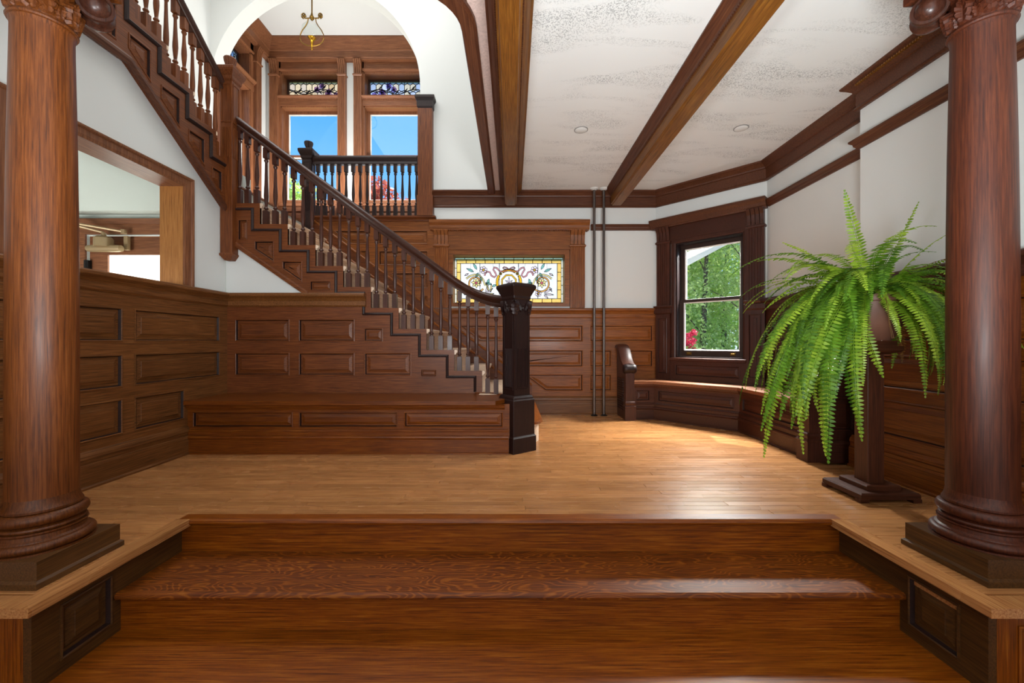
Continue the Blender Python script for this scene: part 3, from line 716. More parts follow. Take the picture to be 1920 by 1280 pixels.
for n in range(1, 12):
    x1 = {1: .30, 2: .02}.get(n, RX(n)); x0 = RX(n + 1) if n > 2 else (RX(3) if n == 2 else .02); z = TZ(n) if n > 2 else .22 * n
    yf = 3.78 if n > 2 else 3.66
    m = MB()
    if n == 1:   # curtail step with a rounded end
        pts = [(.0, 5.12), (.28, 5.12), (.285, 3.85)] + [(.145 + .14 * math.cos(a), 3.80 + .16 * math.sin(a)) for a in np.linspace(0, -math.pi / 2, 9)] + [(.0, 3.64)]
        pl = PL((0, 0, 0), (1, 0, 0), (0, 0, 1), (0, 1, 0))
        m.loft([[pl.pt(a, b, c) for a, b in inset(pts, i)] for i, c in ((.012, .168), (.004, .174), (0, .185), (.004, .196), (.012, .20))]); m.build('tread', wood('step', 'y'), stair, 30)
        m = MB(); m.prism(pl, inset(pts, .035), 0, .17); m.build('riser', wood('riser', 'y'), stair)
    else:
        m.add([(xx, y, zz) for y in (yf + .022, 5.128) for xx, zz in ((x0 - .02, z - .03), (x1 + .018, z - .03), (x1 + .028, z - .022), (x1 + .028, z - .008), (x1 + .018, z), (x0 - .02, z))],
              [(0, 1, 2, 3, 4, 5), (11, 10, 9, 8, 7, 6)] + [(i, (i+1) % 6, 6 + (i+1) % 6, 6 + i) for i in range(6)]); m.build('tread', wood('riser', 'y'), stair)
        zl = z - (.1965 if n > 3 else .22)
        m = MB(); m.box(x1 - .02, x1, yf + .024, 5.128, zl, z - .03); m.box(x1, x1 + .014, yf + .024, 5.128, z - .044, z - .03); m.build('riser', wood('riser', 'y'), stair)
m = MB(); m.box(RX(12) - .02, RX(12), 3.84, 5.12, TZ(11), 2.40); m.build('riser', wood('riser', 'y'), stair)
# raked skirt on the wall side
q = [(-2.60, rake(-2.60, -.40)), (.25, rake(.25, -.40)), (.25, rake(.25, .02)), (-2.60, rake(-2.60, .02))]
m = MB(); m.prism(PL((0, BK - .03, 0), (1, 0, 0), (0, -1, 0)), q, 0, .016); sk = m.build('skirt_board', wood('stair'), stair)
m = MB()
for d in (.02, -.13): m.sweep([(-2.6, BK - .046, rake(-2.6, d)), (.25, BK - .046, rake(.25, d))], [(0, -.02), (.012, -.016), (.016, 0), (.008, .012), (0, .014)])
m.build('skirt_moulding', wood('honey'), sk)
# curved foot of the stringer behind the bench
foot = [(-.34, 3.822), (-.27, 3.80), (-.18, 3.755), (-.11, 3.69), (-.05, 3.61)]
m = MB(); m.sweep([(x, y, 0) for x, y in foot], [(-.03, 0), (.02, 0), (.02, .425), (.026, .43), (.026, .445), (-.03, .445)]); m.build('stringer_foot', wood(SW), stair, 30)

def baluster(h, mat, key, x, y, z, parent, cache={}):
    k = (key, round(h, 2))
    if k not in cache:
        m = MB(); b, hb_, ht = .0215, .135, .10
        m.squares([(b, 0), (b, hb_ - .006), (b - .006, hb_)], (0, 0)); m.squares([(b - .004, h - ht), (b - .001, h - ht + .004), (b - .001, h)], (0, 0))
        s0, s1 = hb_, h - ht; L = s1 - s0
        pr = [(.012, s0 - .002), (.012, s0 + .008), (.019, s0 + .014), (.020, s0 + .022), (.013, s0 + .03), (.0115, s0 + .04), (.0135, s0 + .06), (.0175, s0 + .10), (.0195, s0 + .135), (.0185, s0 + .17),
              (.015, s0 + .17 + (L - .22) * .35), (.0125, s0 + .17 + (L - .22) * .7), (.011, s1 - .045), (.012, s1 - .035), (.018, s1 - .026), (.019, s1 - .016), (.013, s1 - .008), (.012, s1 + .002)]
        m.lathe(pr, (0, 0, 0), 12); o = m.build('baluster', mat, None, 35); cache[k] = o.data; bpy.data.objects.remove(o)
    o = bpy.data.objects.new('baluster', cache[k]); COL.objects.link(o); o.parent = parent; o.location = Vector((x, y, z)) - world_loc(parent)
    return o
def rail_z(x): return 2.165 - .74 * (x + 1.547)
RAIL = [(-.026, 0), (.026, 0), (.026, .022), (.020, .034), (.030, .05), (.037, .066), (.037, .084), (.028, .10), (.012, .108), (-.012, .108), (-.028, .10), (-.037, .084), (-.037, .066), (-.030, .05), (-.020, .034), (-.026, .022)]
YB = 3.83
rp_ = [(-2.585, YB, rail_z(-2.585)), (-.62, YB, rail_z(-.62)), (-.52, YB, 1.408), (-.42, YB - .003, 1.345), (-.34, YB - .02, 1.305), (-.27, 3.785, 1.276), (-.20, 3.74, 1.252), (-.14, 3.69, 1.235), (-.09, 3.63, 1.223), (-.05, 3.565, 1.214), (-.01, 3.50, 1.21)]
m = MB(); m.sweep(rp_, RAIL); m.build('handrail', wood('rail', 'x'), stair, 45)
bmat = wood('baluster', 'z')
for n in range(4, 12):
    for i in range(3):
        x = RX(n) - .045 - .0868 * i
        if n == 11 and i == 2: x += .01
        baluster(rail_z(x) + .006 - TZ(n), bmat, 's', x, YB, TZ(n), stair)
for x, y, z0, zr in ((-.335, 3.825, TZ(3), 1.303), (-.415, YB, TZ(3), 1.343), (-.495, YB, TZ(3), 1.392), (-.225, 3.757, .445, 1.262), (-.145, 3.695, .445, 1.237)):
    baluster(zr + .004 - z0, bmat, 'f', x, y, z0, stair)

# lower newel post
NC, NR = (.035, 3.455), R(37)
nw = wood('newel', 'z')
m = MB(); m.squares([(.095, .40), (.082, .47), (.082, 1.30)], NC, NR); newel = m.build('newel_post', nw, stair); newel['label'] = 'almost black square newel post with a wide flared cap'
m = MB(); m.squares([(.1225, .0005), (.1225, .125), (.115, .135), (.112, .14), (.112, .43), (.106, .44), (.104, .452), (.096, .465), (.09, .47)], NC, NR, .003); m.build('base', nw, newel)
m = MB(); m.squares([(.084, 1.27), (.090, 1.28), (.090, 1.30), (.096, 1.312), (.106, 1.335), (.118, 1.36), (.124, 1.372), (.124, 1.385), (.119, 1.396), (.085, 1.41), (.0, 1.415)], NC, NR, .004); m.build('cap', nw, newel)
for k in range(4):
    a = NR + k * math.pi / 2; n = Vector((math.cos(a), math.sin(a), 0)); u = Vector((-n.y, n.x, 0))
    fp = PL(Vector((NC[0], NC[1], 0)) + n * .082, u, n)
    m = MB()
    m.sweep([fp.pt(-.06, 1.14), fp.pt(-.06, .52), fp.pt(.06, .52), fp.pt(.06, 1.14)], [(-.004, 0), (-.004, .006), (.004, .006), (.004, 0)], N=n)
    m.build('shaft_moulding', nw, newel)
    m = MB()
    for i in range(6): m.vprism(fp, [(-.05 + i * .0172, -.004), (-.038 + i * .0172, -.004), (-.041 + i * .0172, .006), (-.047 + i * .0172, .006)], .54, .86)
    m.build('reeding', nw, newel)
    a2 = a + math.pi / 4; n2 = Vector((math.cos(a2), math.sin(a2), 0)); u2 = Vector((-n2.y, n2.x, 0))
    m = MB(); leaf_relief(m, Vector((NC[0], NC[1], 1.135)) + n2 * .112, u2, (0, 0, 1), n2, .135, .16)
    m.build('leaf_carving', nw, newel)
    m = MB()
    for sgn in (-1, 1): leaf_relief(m, fp.pt(sgn * .058, 1.27), u, (-sgn * .35 * u.x, -sgn * .35 * u.y, -1), n, .115, .12)
    m.build('leaf_carving', nw, newel)

def square_newel(parent, name, c, z0, z1, mat, half=.056, fl=None, pend=False, bowl=True):
    m = MB(); m.squares([(half, z0), (half, z1 - .1)], c, 0, .003); o = m.build(name, mat, parent)
    m = MB(); m.squares([(half + .002, z1 - .13), (half + .010, z1 - .115), (half + .012, z1 - .09), (half + .03, z1 - .05), (half + .036, z1 - .03), (half + .036, z1 - .01), (half + .026, z1), (.0, z1 + .004)], c, 0, .003); m.build('cap', mat, o)
    if bowl:
        m = MB(); rings = []
        for r_, z in ((.02, 0), (.026, .01), (.024, .02), (.040, .045), (.050, .075), (.054, .10), (.050, .11), (.03, .112), (.0001, .112)):
            rings.append([Vector((c[0] + (r_ * (1 - (.07 if k % 2 else 0))) * math.cos(2*math.pi*k/32), c[1] + (r_ * (1 - (.07 if k % 2 else 0))) * math.sin(2*math.pi*k/32), z1 + z)) for k in range(32)])
        m.loft(rings); m.build('finial', mat, o)
    for k in range(4):
        a = k * math.pi / 2; n = Vector((math.cos(a), math.sin(a), 0)); u = Vector((-n.y, n.x, 0)); fp = PL(Vector((c[0], c[1], 0)) + n * half, u, n)
        if fl:
            m = MB()
            for i in range(5): m.vprism(fp, [(-.037 + i * .0158, -.004), (-.026 + i * .0158, -.004), (-.028 + i * .0158, .006), (-.035 + i * .0158, .006)], fl[0], fl[1])
            m.build('reeding', mat, o)
            m = MB(); m.sweep([fp.pt(-.04, z1 - .16), fp.pt(-.04, fl[1] + .05), fp.pt(.04, fl[1] + .05), fp.pt(.04, z1 - .16)], [(-.004, 0), (-.004, .005), (.004, .005), (.004, 0)], N=n, closed=True); m.build('shaft_moulding', mat, o)
    if pend:
        m = MB(); m.squares([(.0001, z0 - .05), (.03, z0 - .045), (half + .006, z0 - .0), (half + .006, z0 + .012), (half - .002, z0 + .022)], c, 0); m.build('pendant_drop', mat, o)
    return o

# ------------------------------------------------------------------ upper flight, over the left wall
up = thing('upper_staircase', 'dark wooden upper flight above the left wall with stepped panelled stringer', 'staircase', (-3.2, 2.9, 2.41))
XU = -2.65
def UY(k): return 3.89 - .26 * (k - 1)          # riser of step k
def UZ(k): return 2.41 + .1965 * k
pu = PL((XU, 0, 0), (0, 1, 0), (1, 0, 0))
def soff(y): return 2.863 + (2.80 - y) * .75 if y > 2.80 else 2.863
poly = [(3.75, soff(3.75) + .01), (2.80, 2.863), (1.9, 2.863), (1.9, UZ(7))]
for k in range(7, 0, -1): poly += [(UY(k + 1) if k < 7 else 1.9, UZ(k)), (min(UY(k), 3.75), UZ(k))]
pp = []
for q in poly:
    if not pp or math.hypot(q[0]-pp[-1][0], q[1]-pp[-1][1]) > 1e-4: pp.append(q)
hs_ = []
for k in range(1, 8):
    a, b = UY(k + 1) - .05, UY(k) - .135; t = UZ(k) - .14
    if k == 1: b = 3.70
    q = rect(a, b, 2.0, t)
    q = clip_half(q, .75, 1, -(2.863 + .085 + 2.80 * .75)) if b > 2.9 else clip_half(q, 0, 1, -(2.863 + .075))
    us = [p[0] for p in q]
    if len(q) >= 3 and max(p[1] for p in q) - min(p[1] for p in q) > .05: hs_.append([q[i] for i in range(len(q)) if math.hypot(q[i][0]-q[i-1][0], q[i][1]-q[i-1][1]) > .012])
panelling('stringer', pu, pp, hs_, wood(SW, 'y'), up, .05)
pth = []
for k in range(1, 8): pth += [pu.pt(min(UY(k) - .065, 3.74), UZ(k) - .06), pu.pt(UY(k + 1) - .065, UZ(k) - .06)]
m = MB(); m.sweep(pth[::-1], [(-.012, 0), (-.012, .010), (-.002, .018), (.010, .012), (.018, .004), (.018, 0)], N=(1, 0, 0)); m.build('stringer_moulding', wood('newel', 'y'), up)
m = MB(); m.sweep([pu.pt(3.75, soff(3.75)), pu.pt(2.80, 2.863), pu.pt(1.9, 2.863)], [(-.035, 0), (-.035, .012), (-.005, .022), (.012, .022), (.03, .010), (.036, 0)], N=(1, 0, 0)); m.build('stringer_edge', wood('beamd', 'y'), up)
for k in range(1, 8):
    m = MB(); m.box(-3.84, XU - .002, UY(k + 1) - .02, UY(k) + .02, UZ(k) - .03, UZ(k) + .0005); m.build('tread', wood('riser'), up)
    m = MB(); m.box(-3.84, XU - .05, UY(k) - .02, UY(k), UZ(k) - .1965, UZ(k) - .03); m.build('riser', wood('riser'), up)
def urail(y): return 3.25 + .755 * (3.74 - y)
XB = -2.69
m = MB(); m.sweep([(XB, 3.76, urail(3.76)), (XB, 2.3, urail(2.3))], RAIL); m.build('handrail', wood('rail', 'y'), up, 45)
for k in range(1, 7):
    for i in range(3):
        y = UY(k) - .045 - .0867 * i
        if y > 3.70: continue
        baluster(urail(y) + .006 - UZ(k), wood('stair', 'z'), 'u', XB, y, UZ(k), up)
post = square_newel(up, 'newel_post', (-2.64, 3.797), 1.72, 3.46, wood(SW, 'z'), .056, (2.62, 2.90), True)
post['label'] = 'square corner newel with fluted bowl finial and a drop below the stringers'
m = MB(); m.box(-3.84, -2.62, 3.86, 5.16, 2.215, 2.40); m.build('landing_slab', SAGE, up)
m = MB(); m.box(-3.84, -2.60, 3.84, 5.16, 2.395, 2.41); m.build('landing_floor', wood('upper'), up)

# ------------------------------------------------------------------ landing balustrade
lb = thing('landing_balustrade', 'dark balustrade across the arch in front of the two tall windows', 'balustrade', (-1.9, 5.10, 2.45))
m = MB(); m.sweep([(-2.62, BK - .03, 2.44), (-.96, BK - .03, 2.44)], [(-.06, 0), (.012, 0), (.018, .014), (.03, .026), (.055, .034), (.06, .042), (.06, .056), (-.06, .056)]); m.build('curb', wood('stair'), lb)
m = MB(); m.sweep([(-2.50, 5.10, 3.14), (-1.19, 5.10, 3.14)], [(a, b * 1.05) for a, b in RAIL]); m.build('handrail', wood('newel'), lb, 45)
for i in range(15): baluster(.648, wood('newel', 'z'), 'l', -2.44 + i * .0885, 5.10, 2.496, lb)
square_newel(lb, 'newel_post', (-2.56, 5.105), 2.2, 3.32, wood('newel', 'z'), .058, (2.55, 2.85))
pil = thing('arch_pilaster', 'plain brown wooden pilaster standing at the right foot of the arch', 'pilaster', (-1.09, 5.1, 2.496)); 
m = MB(); m.pbox(pl_back, -1.18, -1.0, 2.497, 3.86, 0, .09); m.pbox(pl_back, -1.19, -.99, 2.497, 2.75, 0, .098); m.build('shaft', wood('stair', 'z'), pil)
m = MB(); m.loft([[Vector((x, BK - c, z)) for x, c in ((-1.18 - e_, 0), (-1.18 - e_, .09 + e_), (-1.0 + e_, .09 + e_), (-1.0 + e_, 0))] for e_, z in ((.0, 3.84), (.01, 3.86), (.012, 3.93), (.028, 3.955), (.032, 3.965), (.032, 3.99), (.02, 4.0))]); m.build('capital', wood('newel', 'x'), pil)

# ================================================================== BENCH UNDER THE STAIR
bw = 'bench'
bn = thing('stair_bench', 'long panelled oak bench built against the staircase, left of the newel post', 'bench', (-1.4, 3.5, 0))
YF = 3.33
m = MB(); m.add([(x, y, z) for z in (.405, .437) for x, y in ((-2.665, 3.795), (-2.665, 3.285), (-.135, 3.285), (-.06, 3.40), (-.05, 3.62), (-.27, 3.79))], [(0, 1, 2, 3, 4, 5)[::-1], (6, 7, 8, 9, 10, 11)] + [(i, (i+1) % 6, 6 + (i+1) % 6, 6 + i) for i in range(6)])
m.build('seat', wood(bw), bn)
m = MB(); m.sweep([(-2.665, YF, .36), (-.06, YF, .36)], [(0, 0), (.008, 0), (.012, .01), (.018, .018), (.022, .034), (.03, .045), (.0, .045)]); m.build('seat_moulding', wood(bw), bn)
pb = PL((0, YF, 0), (1, 0, 0), (0, -1, 0))
panelling('front', pb, rect(-2.665, -.02, 0, .405), [rect(-2.62, -1.80, .215, .342), rect(-1.75, -.94, .215, .342), rect(-.885, -.075, .215, .342)], wood(bw), bn, .025)
trimb = MB(); trimb.sweep([(-2.665, YF, 0), (-.03, YF, 0)], [(0, 0), (.03, 0), (.03, .012), (.022, .016), (.022, .118), (.026, .124), (.03, .134), (.026, .146), (.014, .15), (.014, .178), (.018, .184), (.008, .198), (0, .2)]); trimb.build('base_moulding', wood(bw), bn)

# ================================================================== BAY WINDOW SEAT
ws = thing('window_seat', 'panelled window seat following the bay under the sash window', 'bench', (2.1, 4.5, 0))
bay = 'bay'
pf_ = [(1.42, 4.80), (1.68, 4.80), (2.33, 4.15), (2.33, 3.19)]
bk_ = [(1.42, 5.13), (1.818, 5.13), (2.668, 4.278), (2.668, 3.19)]
m = MB()
def offs(pts, d):
    out = []
    for i, p in enumerate(pts):
        a = Vector(pts[max(i-1, 0)]); b = Vector(p); c = Vector(pts[min(i+1, len(pts)-1)])
        t1_ = (b - a).normalized() if i else (c - b).normalized(); t2_ = (c - b).normalized() if i < len(pts) - 1 else t1_
        n1, n2 = Vector((t1_.y, -t1_.x)), Vector((t2_.y, -t2_.x)); mv = (n1 + n2) / (1 + n1.dot(n2)); out.append(tuple(b + mv * d))
    return out
of = offs(pf_, .03)
qs = [(x, y, z) for z in (.418, .45) for x, y in of + bk_[::-1]]
m.add(qs, [tuple(range(8))[::-1], tuple(range(8, 16))] + [(i, (i+1) % 8, 8 + (i+1) % 8, 8 + i) for i in range(8)]); m.build('seat', wood('upper'), ws)
for i in range(3):
    a, b = Vector((*pf_[i], 0)), Vector((*pf_[i+1], 0)); L = (b - a).length; u = (b - a) / L
    pl = PL(a, u, u.cross(Vector((0, 0, 1))))
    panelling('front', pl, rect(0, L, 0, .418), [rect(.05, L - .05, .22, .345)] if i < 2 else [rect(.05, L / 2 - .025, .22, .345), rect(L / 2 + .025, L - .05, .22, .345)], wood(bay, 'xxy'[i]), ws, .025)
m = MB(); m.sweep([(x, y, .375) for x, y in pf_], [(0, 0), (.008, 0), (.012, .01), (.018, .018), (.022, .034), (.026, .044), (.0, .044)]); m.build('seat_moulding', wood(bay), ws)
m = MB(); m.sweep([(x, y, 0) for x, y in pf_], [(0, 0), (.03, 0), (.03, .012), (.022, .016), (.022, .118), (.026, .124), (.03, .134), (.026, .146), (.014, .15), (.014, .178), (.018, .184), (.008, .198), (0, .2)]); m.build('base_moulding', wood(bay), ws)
def bench_end(pl, label, louvre):
    """u from the wall outwards, c across the thickness"""
    th = .05
    prof = [(0, .0), (.40, .0), (.40, .50)] + [(.40, .56), (.355, .60), (.27, .64), (.20, .70), (.14, .79), (.08, .835), (0, .84)]
    m = MB(); m.prism(pl, prof, -th, th); e_ = m.build('bench_end', wood(bay, 'z'), ws); e_['label'] = label
    m = MB(); m.sweep([pl.pt(a, b) for a, b in [(0, .845), (.08, .842), (.145, .80), (.21, .71), (.28, .655), (.345, .622)]], [(-.005, -.075), (.028, -.07), (.04, -.045), (.045, 0), (.04, .045), (.028, .07), (-.005, .075)], N=-pl.n)
    m.build('arm_roll', wood(bay, 'z'), e_, 50)
    ax = Matrix((pl.u, pl.v, pl.n)).transposed().to_4x4()
    m = MB(); m.lathe([(0, -.082), (.03, -.08), (.045, -.074), (.056, -.06), (.058, -.03), (.054, 0), (.058, .03), (.056, .06), (.045, .074), (.03, .08), (0, .082)], pl.pt(.375, .60), 20, ax); m.build('scroll', wood('newel', 'z'), e_, 50)
    m = MB(); m.pbox(pl, .33, .42, .0, .15, -th - .012, th + .012); m.loft([[pl.pt(a, b, c) for a, c in ((.33, -th - q_), (.41 + q_, -th - q_), (.41 + q_, th + q_), (.33, th + q_))] for q_, b in ((.012, .15), (.016, .16), (.004, .18), (.01, .20), (.008, .215), (.0, .225))]); m.build('foot', wood(bay, 'z'), e_)
    if louvre:
        for i in range(14):
            v = .10 + i * .028
            m = MB(); m.add([pl.pt(a, v + dv, c) for a in (.06, .31) for dv, c in ((0, louvre * th), (.006, louvre * (th + .012)), (.016, louvre * (th + .012)), (.014, louvre * th))], [(0, 1, 2, 3), (7, 6, 5, 4), (0, 4, 5, 1), (1, 5, 6, 2), (2, 6, 7, 3), (3, 7, 4, 0)]); m.build('louvre_slat', wood('newel'), e_)
    return e_
bench_end(PL((1.375, 5.12, 0), (0, -1, 0), (-1, 0, 0)), 'scrolled bench end with dark louvred grille beside the steel poles', 1)
e2 = bench_end(PL((2.665, 3.14, 0), (-1, 0, 0), (0, -1, 0)), 'scrolled bench end behind the plant pedestal', 0)
pe = PL((2.665, 3.09, 0), (-1, 0, 0), (0, -1, 0))
m = MB(); m.sweep([pe.pt(.0, 0), pe.pt(.33, 0)], [(0, 0), (0, .02), (.14, .02), (.16, .012), (.17, .0)], N=(0, -1, 0)); m.build('base_moulding', wood(bay), e2)
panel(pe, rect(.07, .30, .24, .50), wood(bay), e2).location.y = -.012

# ================================================================== WINDOWS
def sash_window(win, pl, o, vm, mat, mat2, jmat, back=.2, lifts=True):
    u0, u1, v0, v1 = o
    m = MB(); t = .018
    for a in ((u0, u0 + t, v0, v1), (u1 - t, u1, v0, v1), (u0, u1, v1 - t, v1), (u0, u1, v0, v0 + t)): m.pbox(pl, *a, -back - .01, .012)
    m.build('jamb', jmat, win)
    u0 += t; u1 -= t; v0 += t; v1 -= t
    for nm, a, b, c0, c1, bot, top in (('upper_sash', vm - .02, v1, -.14, -.10, .035, .05), ('lower_sash', v0, vm + .02, -.098, -.058, .075, .035)):
        s = .048
        m = MB(); slab(m, pl, rect(u0, u1, a, b), [rect(u0 + s, u1 - s, a + bot, b - top)], c0, c1); so = m.build(nm, mat, win)
        m = MB(); m.sweep([pl.pt(u0 + s, a + bot, c0), pl.pt(u0 + s, b - top, c0), pl.pt(u1 - s, b - top, c0), pl.pt(u1 - s, a + bot, c0)], [(0, -.002), (.012, .006), (.012, .02), (0, .03)], N=pl.n, closed=True); m.build('glazing_bead', mat2, so)
        m = MB(); m.pbox(pl, u0 + s - .005, u1 - s + .005, a + bot - .005, b - top + .005, (c0 + c1) / 2 - .003, (c0 + c1) / 2 + .001); m.build('pane', GLASS, so)
        if nm == 'lower_sash' and lifts:
            for q in (.16, .84):
                uu = u0 + (u1 - u0) * q; m = MB(); m.bbox(pl, uu - .03, uu + .03, a + .02, a + .055, c1, c1 + .006, .002); m.bbox(pl, uu - .018, uu + .018, a + .03, a + .045, c1, c1 + .014, .003); m.build('sash_lift', BRASS, so)
def pilaster(win, pl, u0, u1, zb, z0, z1, z2, c, mat, n=5, ped=True):
    """pedestal zb..z0, fluted shaft z0..z1, bracket capital z1..z2"""
    if ped:
        m = MB(); m.pbox(pl, u0 - .008, u1 + .008, zb, z0 - .10, 0, c + .012); o = m.build('pedestal', mat, win)
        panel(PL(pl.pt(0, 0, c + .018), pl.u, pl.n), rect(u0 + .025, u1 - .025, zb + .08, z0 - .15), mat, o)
        m = MB(); m.loft([[pl.pt(a, b, cc) for a, cc in ((u0 - .008 - e_, 0), (u0 - .008 - e_, c + .012 + e_), (u1 + .008 + e_, c + .012 + e_), (u1 + .008 + e_, 0))] for e_, b in ((0, z0 - .105), (.014, z0 - .09), (.016, z0 - .04), (.008, z0 - .03), (.02, z0 - .012), (.02, z0), (0, z0 + .004))]); m.build('pedestal_cap', mat, o)
    m = MB(); m.vprism(pl, flutes(u0, u1, 0, c, n), z0, z1); m.build('pilaster', mat, win)
    m = MB(); m.loft([[pl.pt(a, b, cc) for a, cc in ((u0 - e_, 0), (u0 - e_, c + e_), (u1 + e_, c + e_), (u1 + e_, 0))] for e_, b in ((0, z1 - .03), (.012, z1 - .022), (.014, z1 - .005), (.004, z1), (.0, z1 + .01))])
    prof = [(c, z1), (c + .004, z1 + (z2 - z1) * .3), (c + .014, z1 + (z2 - z1) * .65), (c + .035, z2 - .03), (c + .045, z2 - .012), (c + .045, z2)]
    k = 4; w = (u1 - u0) / k
    for i in range(k):
        a, b = u0 + i * w + .003, u0 + (i + 1) * w - .003
        m.add([pl.pt(uu, z, cc) for uu in (a, b) for cc, z in [(0, z1)] + prof + [(0, z2)]], [tuple(range(8)), tuple(range(8, 16))[::-1]] + [(j, (j+1) % 8, 8 + (j+1) % 8, 8 + j) for j in range(8)])
    m.build('bracket_capital', mat, win)
def window_thing(n, label, loc): 
    w = thing('window_%d' % n, label, 'window', loc); w['kind'] = 'structure'; return w
# bay window
w1 = window_thing(1, 'dark brown double hung sash window in the bay looking out on green trees', pl_bay.pt(.64, .72))
bm_ = wood('bay', 'z')
sash_window(w1, pl_bay, BW, 1.41, SASH, SASHW, wood('newel', 'z'))
m = MB(); m.sweep([pl_bay.pt(BW[1], .72), pl_bay.pt(BW[1], 2.12), pl_bay.pt(BW[0], 2.12), pl_bay.pt(BW[0], .72)], [(-.006, .0), (-.006, .03), (.01, .036), (.045, .036), (.045, 0)], N=pl_bay.n); m.build('casing', bm_, w1)
pilaster(w1, pl_bay, .035, .20, .45, 1.36, 2.16, 2.335, .05, bm_); pilaster(w1, pl_bay, 1.05, 1.215, .45, 1.36, 2.16, 2.335, .05, bm_)
m = MB(); m.pbox(pl_bay, .20, 1.05, 2.16, 2.335, 0, .04); m.build('frieze', wood('bay'), w1)
m = MB(); m.sweep([pl_bay.pt(-.03, 2.325, 0), pl_bay.pt(1.24, 2.325, 0)], [(-.0, 0), (.075, 0), (.08, .012), (.09, .02), (.105, .05), (.125, .075), (.13, .082), (.13, .105), (0, .105)]); m.build('head_cornice', wood('beamd'), w1)
m = MB(); m.bbox(pl_bay, .20, 1.05, .685, .725, 0, .07); m.build('sill', wood('bay'), w1)
m = MB(); slab(m, PL(pl_bay.pt(0, 0, .05), pl_bay.u, pl_bay.n), rect(.20, 1.05, .45, .685), [rect(.27, .98, .51, .645)], -.02, 0); ap = m.build('apron', wood('bay'), w1)
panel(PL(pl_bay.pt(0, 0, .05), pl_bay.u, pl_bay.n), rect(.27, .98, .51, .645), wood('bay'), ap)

# leaded glass helpers
def pane_obj(pl, poly, mat, parent, name='pane', c0=-.004, c1=.004):
    m = MB(); m.prism(pl, poly, c0, c1)
    if 'opal' in mat.name or 'amber' in mat.name or 'pale_edge' in mat.name or 'leaded' in mat.name: m.m = [1] * len(m.m); m.m[1] = 0; return m.build(name, [mat, CLEARBACK], parent)
    return m.build(name, mat, parent)
def came(mb, pl, pts, w=.004, closed=False, c=.007):
    """lead strip along a 2-D line on the plane"""
    pts = [Vector((a, b)) for a, b in pts]; n = len(pts)
    for i in range(n if closed else n - 1):
        a, b = pts[i], pts[(i+1) % n]; d = b - a
        if d.length < 1e-5: continue
        s = Vector((-d.y, d.x)).normalized() * w / 2; e_ = d.normalized() * w * .3
        q = [tuple(a - e_ - s), tuple(b + e_ - s), tuple(b + e_ + s), tuple(a - e_ + s)]
        mb.prism(pl, q, .0036, max(c, .006))

